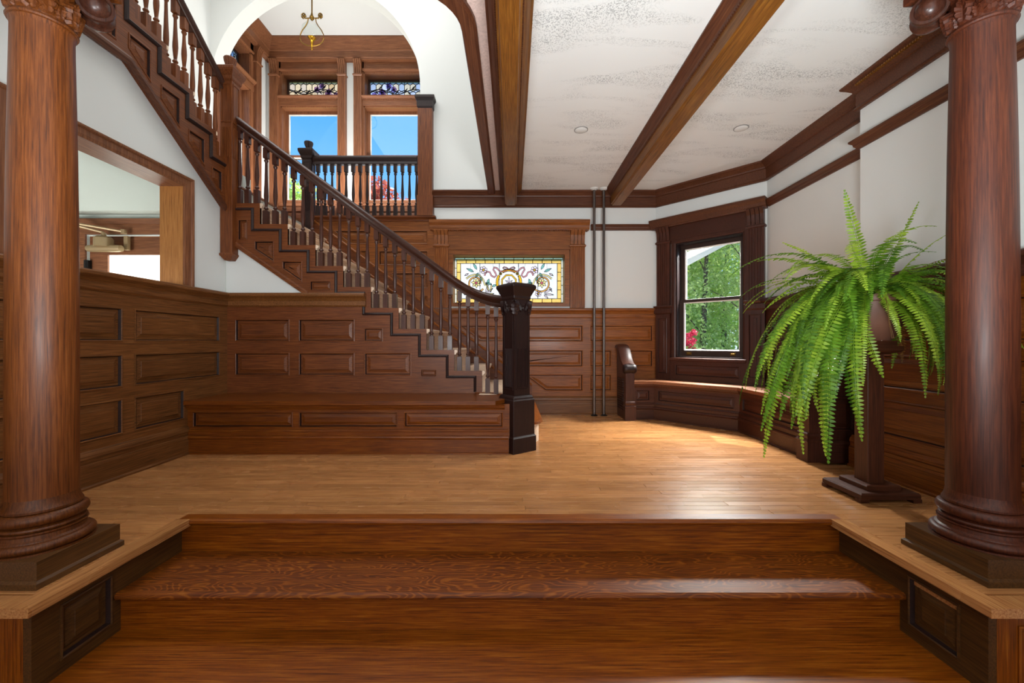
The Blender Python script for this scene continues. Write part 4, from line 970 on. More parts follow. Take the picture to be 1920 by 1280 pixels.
# alcove windows
um = wood('upper', 'z'); ux = wood('upper', 'x')
def transom(win, pl, u0, u1, v0, v1, tint, flip):
    m = MB(); slab(m, pl, rect(u0, u1, v0, v1), [rect(u0 + .03, u1 - .03, v0 + .03, v1 - .03)], -.18, -.14); fr = m.build('transom_frame', SASH, win)
    a, b, c, d = u0 + .03, u1 - .03, v0 + .03, v1 - .03; gp = PL(pl.pt(0, 0, -.165), pl.u, pl.n)
    nx = 9; w = (b - a) / nx; h = d - c
    lead = MB(); rr = random.Random(int(100 * abs(u0)))
    cols = tint
    def piece(poly):
        q = [(min(max(x, a), b), min(max(y, c), d)) for x, y in poly]
        k_ = rr.choice(cols); pane_obj(gp, q, glass_opal('leaded_pane_' + k_, k_, .3), fr); came(lead, gp, q, .010, True)
    for i in range(nx):
        x = a + (i + .5) * w
        for (lo, hi) in ((c + h * .08, c + h * .5), (c + h * .5, c + h * .92)):
            s = h * .07
            piece([(x - w/2, lo + s), (x, lo), (x + w/2, lo + s), (x + w/2, hi - s), (x, hi), (x - w/2, hi - s)])
    fill = MB(); hs2 = h * .07
    for i in range(nx + 1):
        x = a + i * w; xl, xr = max(a, x - w/2), min(b, x + w/2)
        y0, ym, y1 = c + h * .08, c + h * .5, c + h * .92
        fill.prism(gp, [(xl, c), (xr, c), (xr, y0), (x, y0 + hs2), (xl, y0)] if a < x < b else ([(xl, c), (xr, c), (xr, y0), (x, y0 + hs2)] if x <= a else [(xl, c), (xr, c), (x, y0 + hs2), (xl, y0)]), -.004, .004)
        fill.prism(gp, [(xl, d), (xr, d), (xr, y1), (x, y1 - hs2), (xl, y1)] if a < x < b else ([(xl, d), (xr, d), (xr, y1), (x, y1 - hs2)] if x <= a else [(xl, d), (xr, d), (x, y1 - hs2), (xl, y1)]), -.004, .004)
        fill.prism(gp, [(xl, ym), (x, ym - hs2), (xr, ym), (x, ym + hs2)] if a < x < b else ([(x, ym - hs2), (xr, ym), (x, ym + hs2)] if x <= a else [(x, ym - hs2), (x, ym + hs2), (xl, ym)]), -.004, .004)
    fill.m = [1] * len(fill.f)
    for i_, f_ in enumerate(fill.f):   # front faces carry the milky glass
        if all(abs((Vector(fill.v[j]) - gp.o).dot(gp.n) - .004) < 1e-4 for j in f_): fill.m[i_] = 0
    fill.build('filler_pane', [glass_opal('leaded_pane_' + tint[0], tint[0], .3), CLEARBACK], fr, kind='stuff')
    for i in range(nx):   # the fill between the long hexagons
        x = a + i * w
        came(lead, gp, [(x + w/2, c), (x + w/2, c + h * .08)], .010); came(lead, gp, [(x + w/2, d), (x + w/2, d - h * .08)], .010)
    for k in (1, 2): came(lead, gp, [(a + (b - a) * k / 3, c), (a + (b - a) * k / 3, d)], .010)
    vine = [(a + (b - a) * t, c + h * (.48 + .13 * math.sin(t * 9 + (0 if flip else 2)))) for t in np.linspace(0, 1, 26)]
    came(lead, gp, vine, .012, c=.010)
    for k in range(10):
        x, y = vine[2 + k * 2]; s = 1 if k % 2 else -1; r_ = h * .22
        q = [(x, y), (x + .35 * r_, y + s * .55 * r_), (x + 1.1 * r_, y + s * 1.15 * r_), (x + .75 * r_, y + s * .35 * r_)]
        lead.prism(gp, q, .0036, .011)
    lead.build('lead_came', LEAD, fr, kind='stuff')
    for k in range(6):
        t = ((.08, .3), (.17, .22), (.25, .34), (.36, .80), (.46, .62), (.22, .50))[k]; x = a + (b - a) * (t[0] if flip else 1 - t[0]); y = c + h * t[1]
        m = MB()
        for j in range(5):
            an = 2 * math.pi * j / 5; px, py = x + .028 * math.cos(an), y + .028 * math.sin(an)
            m.prism(gp, [(px + .019 * math.cos(2*math.pi*i/7), py + .019 * math.sin(2*math.pi*i/7)) for i in range(7)], -.012, .012)
        f = m.build('flower', glass_tint('violet_flower_glass', '#9a7fbe'), fr)
        m = MB(); m.prism(gp, [(x + .011 * math.cos(2*math.pi*i/8), y + .011 * math.sin(2*math.pi*i/8)) for i in range(8)], -.014, .014); m.build('flower_centre', LEAD, f)
def alcove_window(n, pl, u, label, tint, flip, pil_l, pil_r, zfloor=2.41):
    w = window_thing(n, label, pl.pt((u[0] + u[1]) / 2, 3.10))
    o = (u[0], u[1], WV[0], WV[1])
    sash_window(w, pl, o, 3.895, um, SASHW, um, lifts=False)
    m = MB(); t = .018
    for a in ((u[0], u[0] + t, *TV), (u[1] - t, u[1], *TV), (u[0], u[1], TV[1] - t, TV[1]), (u[0], u[1], TV[0], TV[0] + t)): m.pbox(pl, *a, -.2, .012)
    m.build('transom_jamb', um, w)
    transom(w, pl, u[0] + t, u[1] - t, TV[0] + t, TV[1] - t, tint, flip)
    for a, b in (pil_l, pil_r): pilaster(w, pl, a, b, zfloor, 3.10, 5.14, 5.36, .07, um)
    L, Rr = pil_l[1], pil_r[0]
    m = MB(); m.pbox(pl, L, u[0] + .002, 2.41, 5.36, 0, .02); m.pbox(pl, u[1] - .002, Rr, 2.41, 5.36, 0, .02); m.build('casing', um, w)
    m = MB(); m.pbox(pl, L, Rr, 5.20, 5.42, 0, .02); m.sweep([pl.pt(L, 5.215, .02), pl.pt(Rr, 5.215, .02)], [(0, 0), (.012, .004), (.02, .02), (.02, .03), (.01, .04), (0, .045)]); m.build('frieze', ux, w)
    m = MB(); m.pbox(pl, L, Rr, 4.66, 4.80, 0, .03); m.sweep([pl.pt(L, 4.755, .03), pl.pt(Rr, 4.755, .03)], [(0, 0), (.015, .004), (.02, .02), (.04, .03), (.045, .036), (.045, .05), (0, .05)])
    for i in range(int((Rr - L) / .022)): m.pbox(pl, L + i * .022, L + i * .022 + .011, 4.745, 4.758, .03, .048)
    m.build('transom_bar', ux, w)
    m = MB(); m.bbox(pl, L, Rr, 3.055, 3.10, 0, .07); m.build('sill', ux, w)
    q = PL(pl.pt(0, 0, .03), pl.u, pl.n)
    panelling('apron', q, rect(L, Rr, 2.41, 3.055), [rect(L + .06, Rr - .06, 2.55, 2.74), rect(L + .06, Rr - .06, 2.82, 2.99)], ux, w, .028)
    return w
warm = ['#b8a084', '#c2ac90', '#ae9270', '#b6a496']; cool = ['#9aa2b8', '#a8acbc', '#8e9ab4', '#b0a698']
alcove_window(2, pl_alc, W2, 'tall alcove sash window with a warm cream leaded transom, the left one facing', warm, False, (-3.83, -3.70), (-2.75, -2.63))
alcove_window(3, pl_alc, W3, 'tall alcove sash window with a bluish leaded transom, next to the arch pilaster', cool, True, (-2.50, -2.375), (-1.42, -1.30))
alcove_window(4, pl_alcl, WL, 'alcove side window seen edge on beyond the corner newel', cool, True, (5.22, 5.34), (6.08, 6.20))
m = MB(); m.sweep([(-3.90, 5.36, 5.36), (-3.90, 6.46, 5.36), (-1.12, 6.46, 5.36)], [(0, 0), (.075, 0), (.08, .02), (.09, .03), (.09, .12), (.10, .13), (.11, .16), (.15, .23), (.18, .27), (.185, .28), (.185, .30), (0, .30)]); struct(m.build('trim_alcove_cornice', wood('upper')), 'deep moulded wooden cornice round the top of the alcove')

# stained glass window
w5 = window_thing(5, 'wide stained glass window with gold wreath, ribbons and flowers behind the newel post', pl_back.pt(-.04, 1.395))
hm = wood('honey', 'z'); hx = wood('honey', 'x')
m = MB(); slab(m, pl_back, rect(SG[0] - .05, SG[1] + .05, SG[2] - .03, SG[3] + .05), [rect(SG[0] + .012, SG[1] - .012, SG[2] + .012, SG[3] - .012)], 0, .03); m.sweep([pl_back.pt(SG[0], SG[2], -.19), pl_back.pt(SG[0], SG[3], -.19), pl_back.pt(SG[1], SG[3], -.19), pl_back.pt(SG[1], SG[2], -.19)], [(-.012, 0), (.012, 0), (.012, .215), (-.012, .215)], N=(0, -1, 0), closed=True); m.build('frame', hx, w5)
pilaster(w5, pl_back, -.985, -.805, 1.34, 1.345, 2.14, 2.325, .05, hm, 6, False); pilaster(w5, pl_back, .735, .92, 1.34, 1.345, 2.14, 2.325, .05, hm, 6, False)
m = MB(); m.pbox(pl_back, -.81, .74, SG[3] + .05, 2.325, 0, .035); m.pbox(pl_back, -.81, .74, SG[3] + .05, SG[3] + .08, 0, .05); m.build('frieze', hx, w5)
m = MB(); m.sweep([pl_back.pt(-1.03, 2.32, 0), pl_back.pt(.97, 2.32, 0)], [(0, 0), (.085, 0), (.09, .012), (.098, .02), (.11, .05), (.13, .075), (.135, .084), (.135, .115), (0, .115)])
for i in range(84): m.pbox(pl_back, -1.0 + i * .0234, -.988 + i * .0234, 2.312, 2.326, 0, .075)
m.build('head_cornice', hx, w5)
gp = PL(pl_back.pt(0, 0, -.165), pl_back.u, pl_back.n)
lead = MB()
X0, X1, Z0, Z1 = SG[0] + .012, SG[1] - .012, SG[2] + .012, SG[3] - .012
GW = glass_opal('white_opal_glass', '#b4b5be', .12); GA = glass_opal('amber_glass', '#c09a58', .12); GE = glass_opal('pale_edge_glass', '#f1f2d8', .35); GG = glass_tint('gold_glass', '#e8b22e')
GP = glass_tint('pink_ribbon_glass', '#e59aa0'); GT = glass_tint('teal_leaf_glass', '#8fc7bd'); GY = glass_tint('straw_glass', '#f0dc9a'); GR = glass_tint('rose_glass', '#d86a80'); GL = glass_tint('pale_petal_glass', '#f5dfe4'); GO = glass_tint('orange_glass', '#e0a45e')
def edge_ring(x0, x1, z0, z1, w, step, mat, name):
    nx = max(1, round((x1 - x0) / step)); nz = max(1, round((z1 - z0 - 2*w) / step))
    for i in range(nx):
        a, b = x0 + (x1 - x0) * i / nx, x0 + (x1 - x0) * (i + 1) / nx
        for c, d in ((z0, z0 + w), (z1 - w, z1)): pane_obj(gp, rect(a, b, c, d), mat, w5, name); came(lead, gp, rect(a, b, c, d), .008, True)
    for i in range(nz):
        a, b = z0 + w + (z1 - z0 - 2*w) * i / nz, z0 + w + (z1 - z0 - 2*w) * (i + 1) / nz
        for c, d in ((x0, x0 + w), (x1 - w, x1)): pane_obj(gp, rect(c, d, a, b), mat, w5, name); came(lead, gp, rect(c, d, a, b), .008, True)
edge_ring(X0, X1, Z0, Z1, .022, .125, GE, 'edge_pane')
edge_ring(X0 + .022, X1 - .022, Z0 + .022, Z1 - .022, .052, .125, GA, 'border_pane')
fx0, fx1, fz0, fz1 = X0 + .074, X1 - .074, Z0 + .074, Z1 - .074
cuts = [fx0 + (fx1 - fx0) * k / 5 for k in range(6)]
for i in range(5):
    for c, d in ((fz0, (fz0 + fz1) / 2), ((fz0 + fz1) / 2, fz1)): pane_obj(gp, rect(cuts[i], cuts[i+1], c, d), GW, w5)
    if i: came(lead, gp, [(cuts[i], fz0), (cuts[i], fz1)], .007)
mx = (fx0 + fx1) / 2; mz = (fz0 + fz1) / 2
def band(pts, w, mat, name='ribbon_pane', closed=False):
    L, Rr = [], []
    n = len(pts)
    for i in range(n):
        a = Vector(pts[i-1] if (i or closed) else pts[0]); b = Vector(pts[(i+1) % n] if (i < n-1 or closed) else pts[-1]); t = (b - a).normalized(); s = Vector((-t.y, t.x)) * w / 2
        L.append(tuple(Vector(pts[i]) + s)); Rr.append(tuple(Vector(pts[i]) - s))
    mb = MB()
    for i in range(n if closed else n-1):
        j = (i + 1) % n; mb.prism(gp, [Rr[i], Rr[j], L[j], L[i]], .0045, .009)
    mb.build(name, mat, w5); came(lead, gp, L, .0055, closed, .010); came(lead, gp, Rr, .0055, closed, .010)
    return L, Rr
def blade(x, z, ang, L, w, mat, name='leaf_pane'):
    c, s = math.cos(ang), math.sin(ang)
    loc = [(0, 0), (.3 * L, -w * .45), (.6 * L, -w * .42), (L, 0), (.6 * L, w * .42), (.3 * L, w * .45)]
    q = [(x + a*c - b*s, z + a*s + b*c) for a, b in loc]
    pane_obj(gp, q, mat, w5, name, .0045, .009); came(lead, gp, q, .0050, True, .010); came(lead, gp, [q[0], q[3]], .002, False, .010)
def flower(x, z, r, n, mat, cmat, pointed=False):
    m = MB()
    for j in range(n):
        an = 2 * math.pi * j / n + .3; px, pz = x + r * .62 * math.cos(an), z + r * .62 * math.sin(an)
        if pointed: q = [(x + r*.25*math.cos(an-.5), z + r*.25*math.sin(an-.5)), (x + r*.65*math.cos(an-.38), z + r*.65*math.sin(an-.38)), (x + r*math.cos(an), z + r*math.sin(an)), (x + r*.65*math.cos(an+.38), z + r*.65*math.sin(an+.38)), (x + r*.25*math.cos(an+.5), z + r*.25*math.sin(an+.5))]
        else: q = [(px + r*.36*math.cos(2*math.pi*i/8), pz + r*.36*math.sin(2*math.pi*i/8)) for i in range(8)]
        m.prism(gp, q, .0045, .0095); came(lead, gp, q, .0050, True, .0105)
    f = m.build('flower', mat, w5)
    q = [(x + r*.26*math.cos(2*math.pi*i/8), z + r*.26*math.sin(2*math.pi*i/8)) for i in range(8)]
    pane_obj(gp, q, cmat, f, 'flower_centre', .0045, .010); came(lead, gp, q, .0050, True, .0105)
# gold wreath frame
for k in range(4):
    a0 = 90 * k + 45 + 10
    band([(mx + .155 * math.cos(R(a)), mz - .02 + .165 * math.sin(R(a))) for a in np.linspace(a0, a0 + 70, 9)], .032, GG, 'wreath_pane')
    aa = 90 * k + 45; flower(mx + .155 * math.cos(R(aa)), mz - .02 + .165 * math.sin(R(aa)), .02, 6, GG, GO)
band([(mx + .098 * math.cos(R(a)), mz - .02 + .105 * math.sin(R(a))) for a in np.linspace(22.5, 337.5, 8)], .02, GG, 'wreath_pane', True)
for an, L in ((90, .085), (40, .06), (140, .06), (270, .05)): blade(mx, mz - .03, R(an), L, .024, GL, 'lily_pane')
# ribbons and bow
for s in (-1, 1):
    def P_(lst): return [(mx + s * a, mz + b) for a, b in lst]
    band(P_([(.0, .15), (.03, .175), (.065, .185), (.08, .172), (.06, .155), (.0, .15)]), .012, GP)
    band(P_([(.02, .14), (.07, .125), (.12, .13), (.16, .17), (.195, .18), (.205, .15), (.18, .11), (.165, .075), (.19, .05), (.23, .07), (.25, .115), (.285, .125), (.31, .10), (.32, .07)]), .018, GP)
    cx_, cz_ = s * .43, -.025
    sp = [(cx_ + s * (-1) * r_ * math.cos(t), cz_ + r_ * math.sin(t)) for t, r_ in [(t, .055 + .012 * t) for t in np.linspace(-.2, 5.6, 26)]]
    band([(mx + a, mz + b) for a, b in sp], .020, GO, 'scroll_pane')
    band(P_([(.31, -.06), (.34, .02), (.385, .075), (.45, .085), (.515, .065), (.56, .03)]), .020, GY, 'scroll_pane')
    flower(mx + cx_, mz + cz_, .068, 7, GY, GR, True)
    flower(mx + s * .335, mz + .145, .052, 6, GL, GG); flower(mx + s * .385, mz - .165, .045, 6, GL, GG)
    for ax_, az_, an, L in ((.42, .15, 60, .10), (.46, .12, 25, .11), (.40, .11, -60, .08), (.26, .03, -70, .09), (.30, -.02, 200, .08), (.22, -.07, 160, .06), (.36, .0, 80, .06)):
        blade(mx + s * ax_, mz + az_, R(an) if s > 0 else math.pi - R(an), L, .034, GT)
    for ax_, az_, an, L in ((.46, -.16, 30, .12), (.47, -.17, -5, .12), (.46, -.18, -40, .07), (.31, -.16, 110, .12), (.30, -.17, 140, .12), (.29, -.18, 170, .10), (.26, -.14, 70, .13), (.24, -.15, 95, .12), (.53, .10, -30, .06), (.53, -.08, -60, .07)):
        blade(mx + s * ax_, mz + az_, R(an) if s > 0 else math.pi - R(an), L, .026, GY if ax_ < .3 else GL)
    for ax_ in (.12, .21, .50): came(lead, gp, P_([(ax_, fz1 - mz), (ax_, .185 if ax_ < .3 else .16)]), .0028)
lead.build('lead_came', LEAD, w5, kind='stuff')

# ================================================================== POLES, PENDANT LAMP
for x, lab in ((1.02, 'left one of the pair of steel poles from floor to ceiling'), (1.14, 'right one of the pair of steel poles, nearer the bench end')):
    t = thing('steel_pole', lab, 'pole', (x, 5.03, 0), 'pair of floor to ceiling steel poles')
    m = MB(); m.lathe([(.0165, .002), (.0165, 2.819)], (x, 5.03, 0), 16); m.build('tube', STEEL, t, 40)
    m = MB(); m.lathe([(0, .0005), (.042, .0005), (.042, .006), (.034, .012), (.022, .014), (.018, .02), (0, .02)], (x, 5.03, 0), 20); m.build('floor_flange', IRON, t, 40)
    m = MB(); m.lathe([(0, 2.8195), (.05, 2.8195), (.05, 2.812), (.04, 2.804), (.024, 2.802), (.018, 2.796), (0, 2.796)], (x, 5.03, 0), 20); m.build('ceiling_flange', WHITE, t, 40)

PX, PY, PZ = -2.715, 5.50, 4.94
pn = thing('pendant_lamp', 'brass pendant lamp with harp loop and clear glass hanging in the alcove', 'lamp', (PX, PY, PZ))
m = MB(); m.lathe([(.009, PZ + .42), (.009, 5.66)], (PX, PY, 0), 10); m.lathe([(0, 5.66), (.05, 5.66), (.045, 5.64), (.01, 5.62), (0, 5.62)], (PX, PY, 0), 16); m.build('rod', BRASS, pn, 40)
m = MB(); m.lathe([(0, PZ + .33), (.012, PZ + .335), (.028, PZ + .36), (.03, PZ + .38), (.018, PZ + .40), (.012, PZ + .43), (0, PZ + .43)], (PX, PY, 0), 16)
m.tube([(PX - .10, PY, PZ + .365), (PX + .10, PY, PZ + .365)], .008)
for s in (-1, 1):
    m.tube([(PX + s * (.11 + .035 * math.cos(a) * (1 - i * .035)), PY, PZ + .40 + .04 * math.sin(a) * (1 - i * .035)) for i, a in enumerate(np.linspace(-1.5, 6.5, 20))], .008, 6)
    for j in range(5):
        a = j * 1.25; m.tube([(PX + s * .11, PY, PZ + .40), (PX + s * .11 + .03 * math.cos(a), PY + .012, PZ + .40 + .03 * math.sin(a))], .006, 6, .009)
m.build('scroll_bracket', BRASS, pn, 40)
m = MB()
for s in (-1, 1):
    m.tube([(PX + s * w, PY, PZ + z) for w, z in ((.05, .36), (.058, .31), (.085, .26), (.13, .20), (.158, .14), (.162, .09), (.145, .045), (.11, .015), (.06, -.005), (.0, -.012))], .007, 8)
m.build('harp', BRASS, pn, 40)
m = MB(); m.lathe([(.0, -.07), (.006, -.068), (.012, -.055), (.006, -.045), (.014, -.02), (.014, .02), (.02, .03), (.02, .06), (.034, .075), (.05, .09), (.052, .096), (0, .096)], (PX, PY, PZ), 16); m.build('burner', plain('gilded_brass', '#c8962c', .25, .9), pn, 40)
m = MB(); m.lathe([(.05, .095), (.10, .13), (.128, .18), (.122, .22), (.09, .26), (.05, .29), (.045, .315), (.043, .315), (.047, .288), (.086, .257), (.118, .22), (.124, .18), (.097, .133), (.049, .10)], (PX, PY, PZ), 28); m.build('glass_shade', THIN, pn, 60)

# ================================================================== PLANT PEDESTAL AND FERN
SX, SY = 2.155, 2.447
sd = thing('plant_pedestal', 'square dark wooden plant pedestal on a stepped base under the fern', 'pedestal', (SX, SY, 0))
sm = wood('stand', 'z')
m = MB()
for y in (SY - .125, SY + .125):
    for x in (SX - .15, SX + .15): m.box(x - .025, x + .025, y - .02, y + .02, .001, .022)
m.build('foot', wood('stand', 'x'), sd)
m = MB(); m.squares([(.17, .02), (.17, .046), (.162, .055)], (0, 0)); m.v = [(SX + a, SY + b * .85, c) for a, b, c in m.v]; m.build('base', wood('stand', 'x'), sd)
m = MB(); m.squares([(.10, .055), (.10, .078), (.094, .085)], (SX, SY)); m.build('base_step', wood('stand', 'x'), sd)
m = MB(); m.squares([(.049, .085), (.049, .855)], (SX, SY), 0, .003); m.build('post', sm, sd)
m = MB(); m.squares([(.06, .845), (.10, .86), (.108, .868), (.108, .895)], (SX, SY)); m.squares([(.088, .895), (.088, .925)], (SX, SY)); m.build('top', wood('stand', 'x'), sd)

fern = thing('potted_fern', 'large bright green sword fern spilling from a brown pot on the pedestal', 'plant', (SX, SY, .926))
m = MB(); m.lathe([(0, .927), (.10, .927), (.115, .945), (.15, 1.02), (.175, 1.10), (.182, 1.15), (.192, 1.155), (.196, 1.175), (.192, 1.19), (.178, 1.19), (.170, 1.165), (0, 1.16)], (SX, SY, 0), 36); m.build('pot', plain('brown_terracotta', '#6b4536', .55, noise=.2, nscale=8), fern, 40)
m = MB(); m.lathe([(0, 1.155), (.168, 1.155), (.15, 1.185), (.08, 1.20), (0, 1.205)], (SX, SY, 0), 20); m.build('soil', plain('dark_potting_soil', '#2c2017', .9, bump=.6, nscale=60), fern)
fr_ = random.Random(11)
FG = leaf_mat('fern_green', '#6a9420', '#bada48', .45, .4); FD = leaf_mat('fern_deep_green', '#3c6416', '#73a42a', .4, .4); FB = leaf_mat('fern_dry_brown', '#5d3a18', '#8f6a30', .2, .7)
def frond_mesh(L, a0, a1, pw, wmax, npin, seed, sway):
    r = random.Random(seed); P = [Vector((0, 0, 0))]; A = []
    N = 40; ds = L / N
    for i in range(N):
        s = i / N; th = a0 + (a1 - a0) * (s ** pw)
        A.append(th); p = P[-1]; P.append(p + Vector((math.cos(th) * ds, math.sin(s * 4 + seed) * sway * ds, math.sin(th) * ds)))
    A.append(A[-1]); V = []; F = []
    for k in range(npin):
        s = .06 + .93 * k / (npin - 1); f = s * N; i = min(int(f), N - 1); p = P[i].lerp(P[i+1], f - i); th = A[i]
        t = Vector((math.cos(th), 0, math.sin(th))); up_ = Vector((-math.sin(th), 0, math.cos(th)))
        w = wmax * min(1, .35 + s * 3.2) * (1 - s ** 2.6) ** .8 + .004
        hw = L * .93 / npin * .46
        for sd_ in (-1, 1):
            sdv = Vector((0, sd_, 0)); jit = r.uniform(-.18, .18); d = (sdv + t * (.22 + jit * .5) + up_ * (-.18 + jit)).normalized()
            b = len(V); ww = w * r.uniform(.88, 1.08)
            V += [p, p + d * ww * .25 - t * hw * .9 + up_ * .0015, p + d * ww * .75 - t * hw * .5, p + d * ww, p + d * ww * .75 + t * hw * .6, p + d * ww * .22 + t * hw * 1.1 + up_ * .0015]
            F += [(b, b+1, b+2, b+3, b+4, b+5)]
    mb = MB(); mb.v = [tuple(v) for v in V]; mb.f = F; mb.m = [0] * len(F)
    mb.tube(P[::3] + [P[-1]], .0022, 4, .0008)
    me = bpy.data.meshes.new('frond'); me.from_pydata(mb.v, [], mb.f); return me
LONG = [(L, frond_mesh(L, a0, a1, pw, w, int(L * 46), i, .10)) for i, (L, a0, a1, pw, w) in enumerate(((1.18, .80, -1.62, .36, .052), (1.08, .65, -1.66, .40, .050), (1.02, 1.0, -1.60, .40, .048), (.95, .45, -1.64, .42, .050)))]
MID = [(L, frond_mesh(L, a0, a1, pw, w, int(L * 50), 10 + i, .12)) for i, (L, a0, a1, pw, w) in enumerate(((.78, .8, -1.60, .42, .046), (.68, 1.0, -1.50, .5, .044), (.58, .6, -1.62, .40, .042), (.62, 1.15, -1.25, .6, .042), (.50, .9, -.9, .7, .038)))]
UPR = [(.58, frond_mesh(.58, 1.5, 1.25, 1, .042, 34, 21, .1)), (.50, frond_mesh(.50, 1.3, .55, 1.2, .040, 30, 22, .12)), (.55, frond_mesh(.55, 1.05, .15, 1.0, .042, 32, 23, .12)), (.62, frond_mesh(.62, .95, -.2, 1.1, .042, 34, 24, .1))]
def put_frond(me, ang, sc, r0, mat, tilt=0.0, zo=0.0):
    # keep clear of the wall beside the plant
    xs = np.empty(len(me.vertices) * 3); me.vertices.foreach_get('co', xs); xs = xs.reshape(-1, 3)
    reach = (xs[:, 0] * math.cos(ang) - xs[:, 1] * math.sin(ang)).max()
    lim = 2.49 - SX - r0 * math.cos(ang) - .05
    if reach * sc > lim: sc *= max(.2, lim / (reach * sc))
    if sc < .3: return
    o = bpy.data.objects.new('frond', me); COL.objects.link(o); o.parent = fern
    o.location = (r0 * math.cos(ang), r0 * math.sin(ang), .255 + zo); o.rotation_euler = (fr_.uniform(-.22, .22), tilt, ang); o.scale = (sc, sc, sc)
    if not me.materials: me.materials.append(mat)
    o.material_slots[0].link = 'OBJECT'; o.material_slots[0].material = mat
    return o
def some(n, kinds, a_lo, a_hi, s_lo, s_hi, tilt=.15):
    for i in range(n):
        m_ = FG if fr_.random() < .66 else FD
        if fr_.random() < .06 and kinds is MID: m_ = FB
        L, me = fr_.choice(kinds)
        put_frond(me, R(fr_.uniform(a_lo, a_hi)), fr_.uniform(s_lo, s_hi), fr_.uniform(.02, .14), m_, fr_.uniform(-tilt, tilt), fr_.uniform(-.03, .04))
some(40, LONG, 156, 216, .62, .98, .2)
some(16, LONG, 184, 214, .9, 1.06)
some(30, MID, 140, 222, .8, 1.15, .3)
some(8, MID, 218, 250, .55, .75)
some(16, LONG, 262, 300, .56, .80)
some(26, MID, 250, 318, .7, 1.0, .25)
some(40, MID, 296, 375, .7, 1.1, .3)
some(14, LONG, 296, 335, .42, .62)
some(26, MID, 40, 150, .7, 1.0)
some(18, MID, 0, 360, .4, .8, .5)
HIGH = [(L, frond_mesh(L, a0, a1, pw, w, int(L * 52), 40 + i, .16)) for i, (L, a0, a1, pw, w) in enumerate(((.80, 1.05, -1.15, .85, .044), (.70, .9, -.8, 1.0, .042), (.66, 1.2, -.7, 1.0, .042), (.60, .75, -1.2, .8, .040)))]
some(46, HIGH, 130, 380, .65, 1.05, .3)
for ang, k, sc, tl in ((200, 0, 1.12, .0), (172, 1, 1.1, .25), (184, 3, 1.15, .1), (215, 2, .9, .3), (345, 0, .95, .0), (330, 1, 1.0, .1), (310, 3, .9, -.1), (335, 3, 1.05, .05), (20, 2, .7, 0), (265, 2, .6, .2), (300, 2, .75, .1), (140, 3, .9, .2)):
    put_frond(UPR[k][1], R(ang), sc, .07, FB if ang in (310,) else FG, tl)
m = MB()
for i in range(26):
    a = fr_.uniform(0, 6.28); p = Vector((SX + .15 * math.cos(a), SY + .15 * math.sin(a), 1.19)); q = [p]
    for k in range(6): p = p + Vector((math.cos(a) * .03 + fr_.uniform(-.02, .02), math.sin(a) * .03 + fr_.uniform(-.02, .02), .02 - .025 * k)); q.append(p)
    m.tube(q, .0012, 3)
m.build('runner', FB, fern, kind='stuff')

# ================================================================== OUTSIDE
GRASS = plain('lawn_green', '#5f7d33', .9, noise=.35, nscale=3)
mb = MB(); mb.box(-60, 60, 7.6, 80, -1.3, -1.2); g = mb.build('ground_outside', GRASS); struct(g, 'lawn outside the windows')
ng = np.random.default_rng(7)
def leaf_cloud(name, centres, radii, n, size, mat, parent, flat=1.0):
    """many small separate leaves filling overlapping clumps of a crown"""
    k = ng.integers(0, len(centres), n); c = np.array(centres)[k]; r = np.array(radii)[k]
    d = ng.normal(size=(n, 3)); d /= np.linalg.norm(d, axis=1)[:, None]
    p = c + d * (r * ng.random(n) ** .45)[:, None] * np.array([1, 1, flat])
    a = ng.normal(size=(n, 3)); a /= np.linalg.norm(a, axis=1)[:, None]
    b = np.cross(a, ng.normal(size=(n, 3))); b /= np.linalg.norm(b, axis=1)[:, None]
    s = size * ng.uniform(.6, 1.3, n)[:, None]
    V = np.stack([p - a * s, p + b * s * .5, p + a * s, p - b * s * .5], 1).reshape(-1, 3)
    me = bpy.data.meshes.new(name); me.vertices.add(4 * n); me.vertices.foreach_set('co', V.ravel())
    me.loops.add(4 * n); me.loops.foreach_set('vertex_index', np.arange(4 * n)); me.polygons.add(n); me.polygons.foreach_set('loop_start', np.arange(0, 4 * n, 4)); me.polygons.foreach_set('loop_total', np.full(n, 4))
    me.update(calc_edges=True); me.materials.append(mat)
    return link(me, name, parent)
BARK = plain('grey_brown_bark', '#4c4238', .9, noise=.3, bump=.5, nscale=12)
def tree(label, x, y, h, rad, mat, n, size, base=-1.2, clumps=16, low=.25, name='tree', flat=.8):
    t = thing(name, label, 'tree' if name == 'tree' else 'shrub', (x, y, base))
    cs, rs = [], []
    tb = MB(); top = Vector((x + rad * .1, y, base + h * .9)); 
    tb.tube([(x, y, base - .05), (x + .02 * rad, y, base + h * .3), (x + .06 * rad, y, base + h * .6), top], .022 * h * .5 + .03, 8, .02)
    for i in range(clumps):
        a = ng.uniform(0, 2 * math.pi); f = low + (1 - low) * (i + .5) / clumps; rr = rad * math.sqrt(max(.05, 1 - ((f - low) / (1 - low) * 1.6 - .6) ** 2 * .9)) * ng.uniform(.4, .8)
        c = (x + rr * math.cos(a), y + rr * math.sin(a), base + h * min(f, .93)); cs.append(c); rs.append(rad * ng.uniform(.35, .55))
        if i % 6 == 0: tb.tube([(x + .04 * rad, y, base + h * f * .72), ((x + c[0]) / 2, (y + c[1]) / 2, (base + h * f * .8 + c[2]) / 2), c], .006 * h * .5, 5, .004)
    tb.build('trunk', BARK, t, 60); leaf_cloud('foliage', cs, rs, n, size, mat, t, flat)
    return t
G1 = leaf_mat('pale_tree_green', '#a5b866', '#e8f0b0', .55); G2 = leaf_mat('dark_conifer_green', '#8ba356', '#d6e39e', .55); G3 = leaf_mat('yellow_leaf_green', '#9dc04e', '#e2f298', .5)
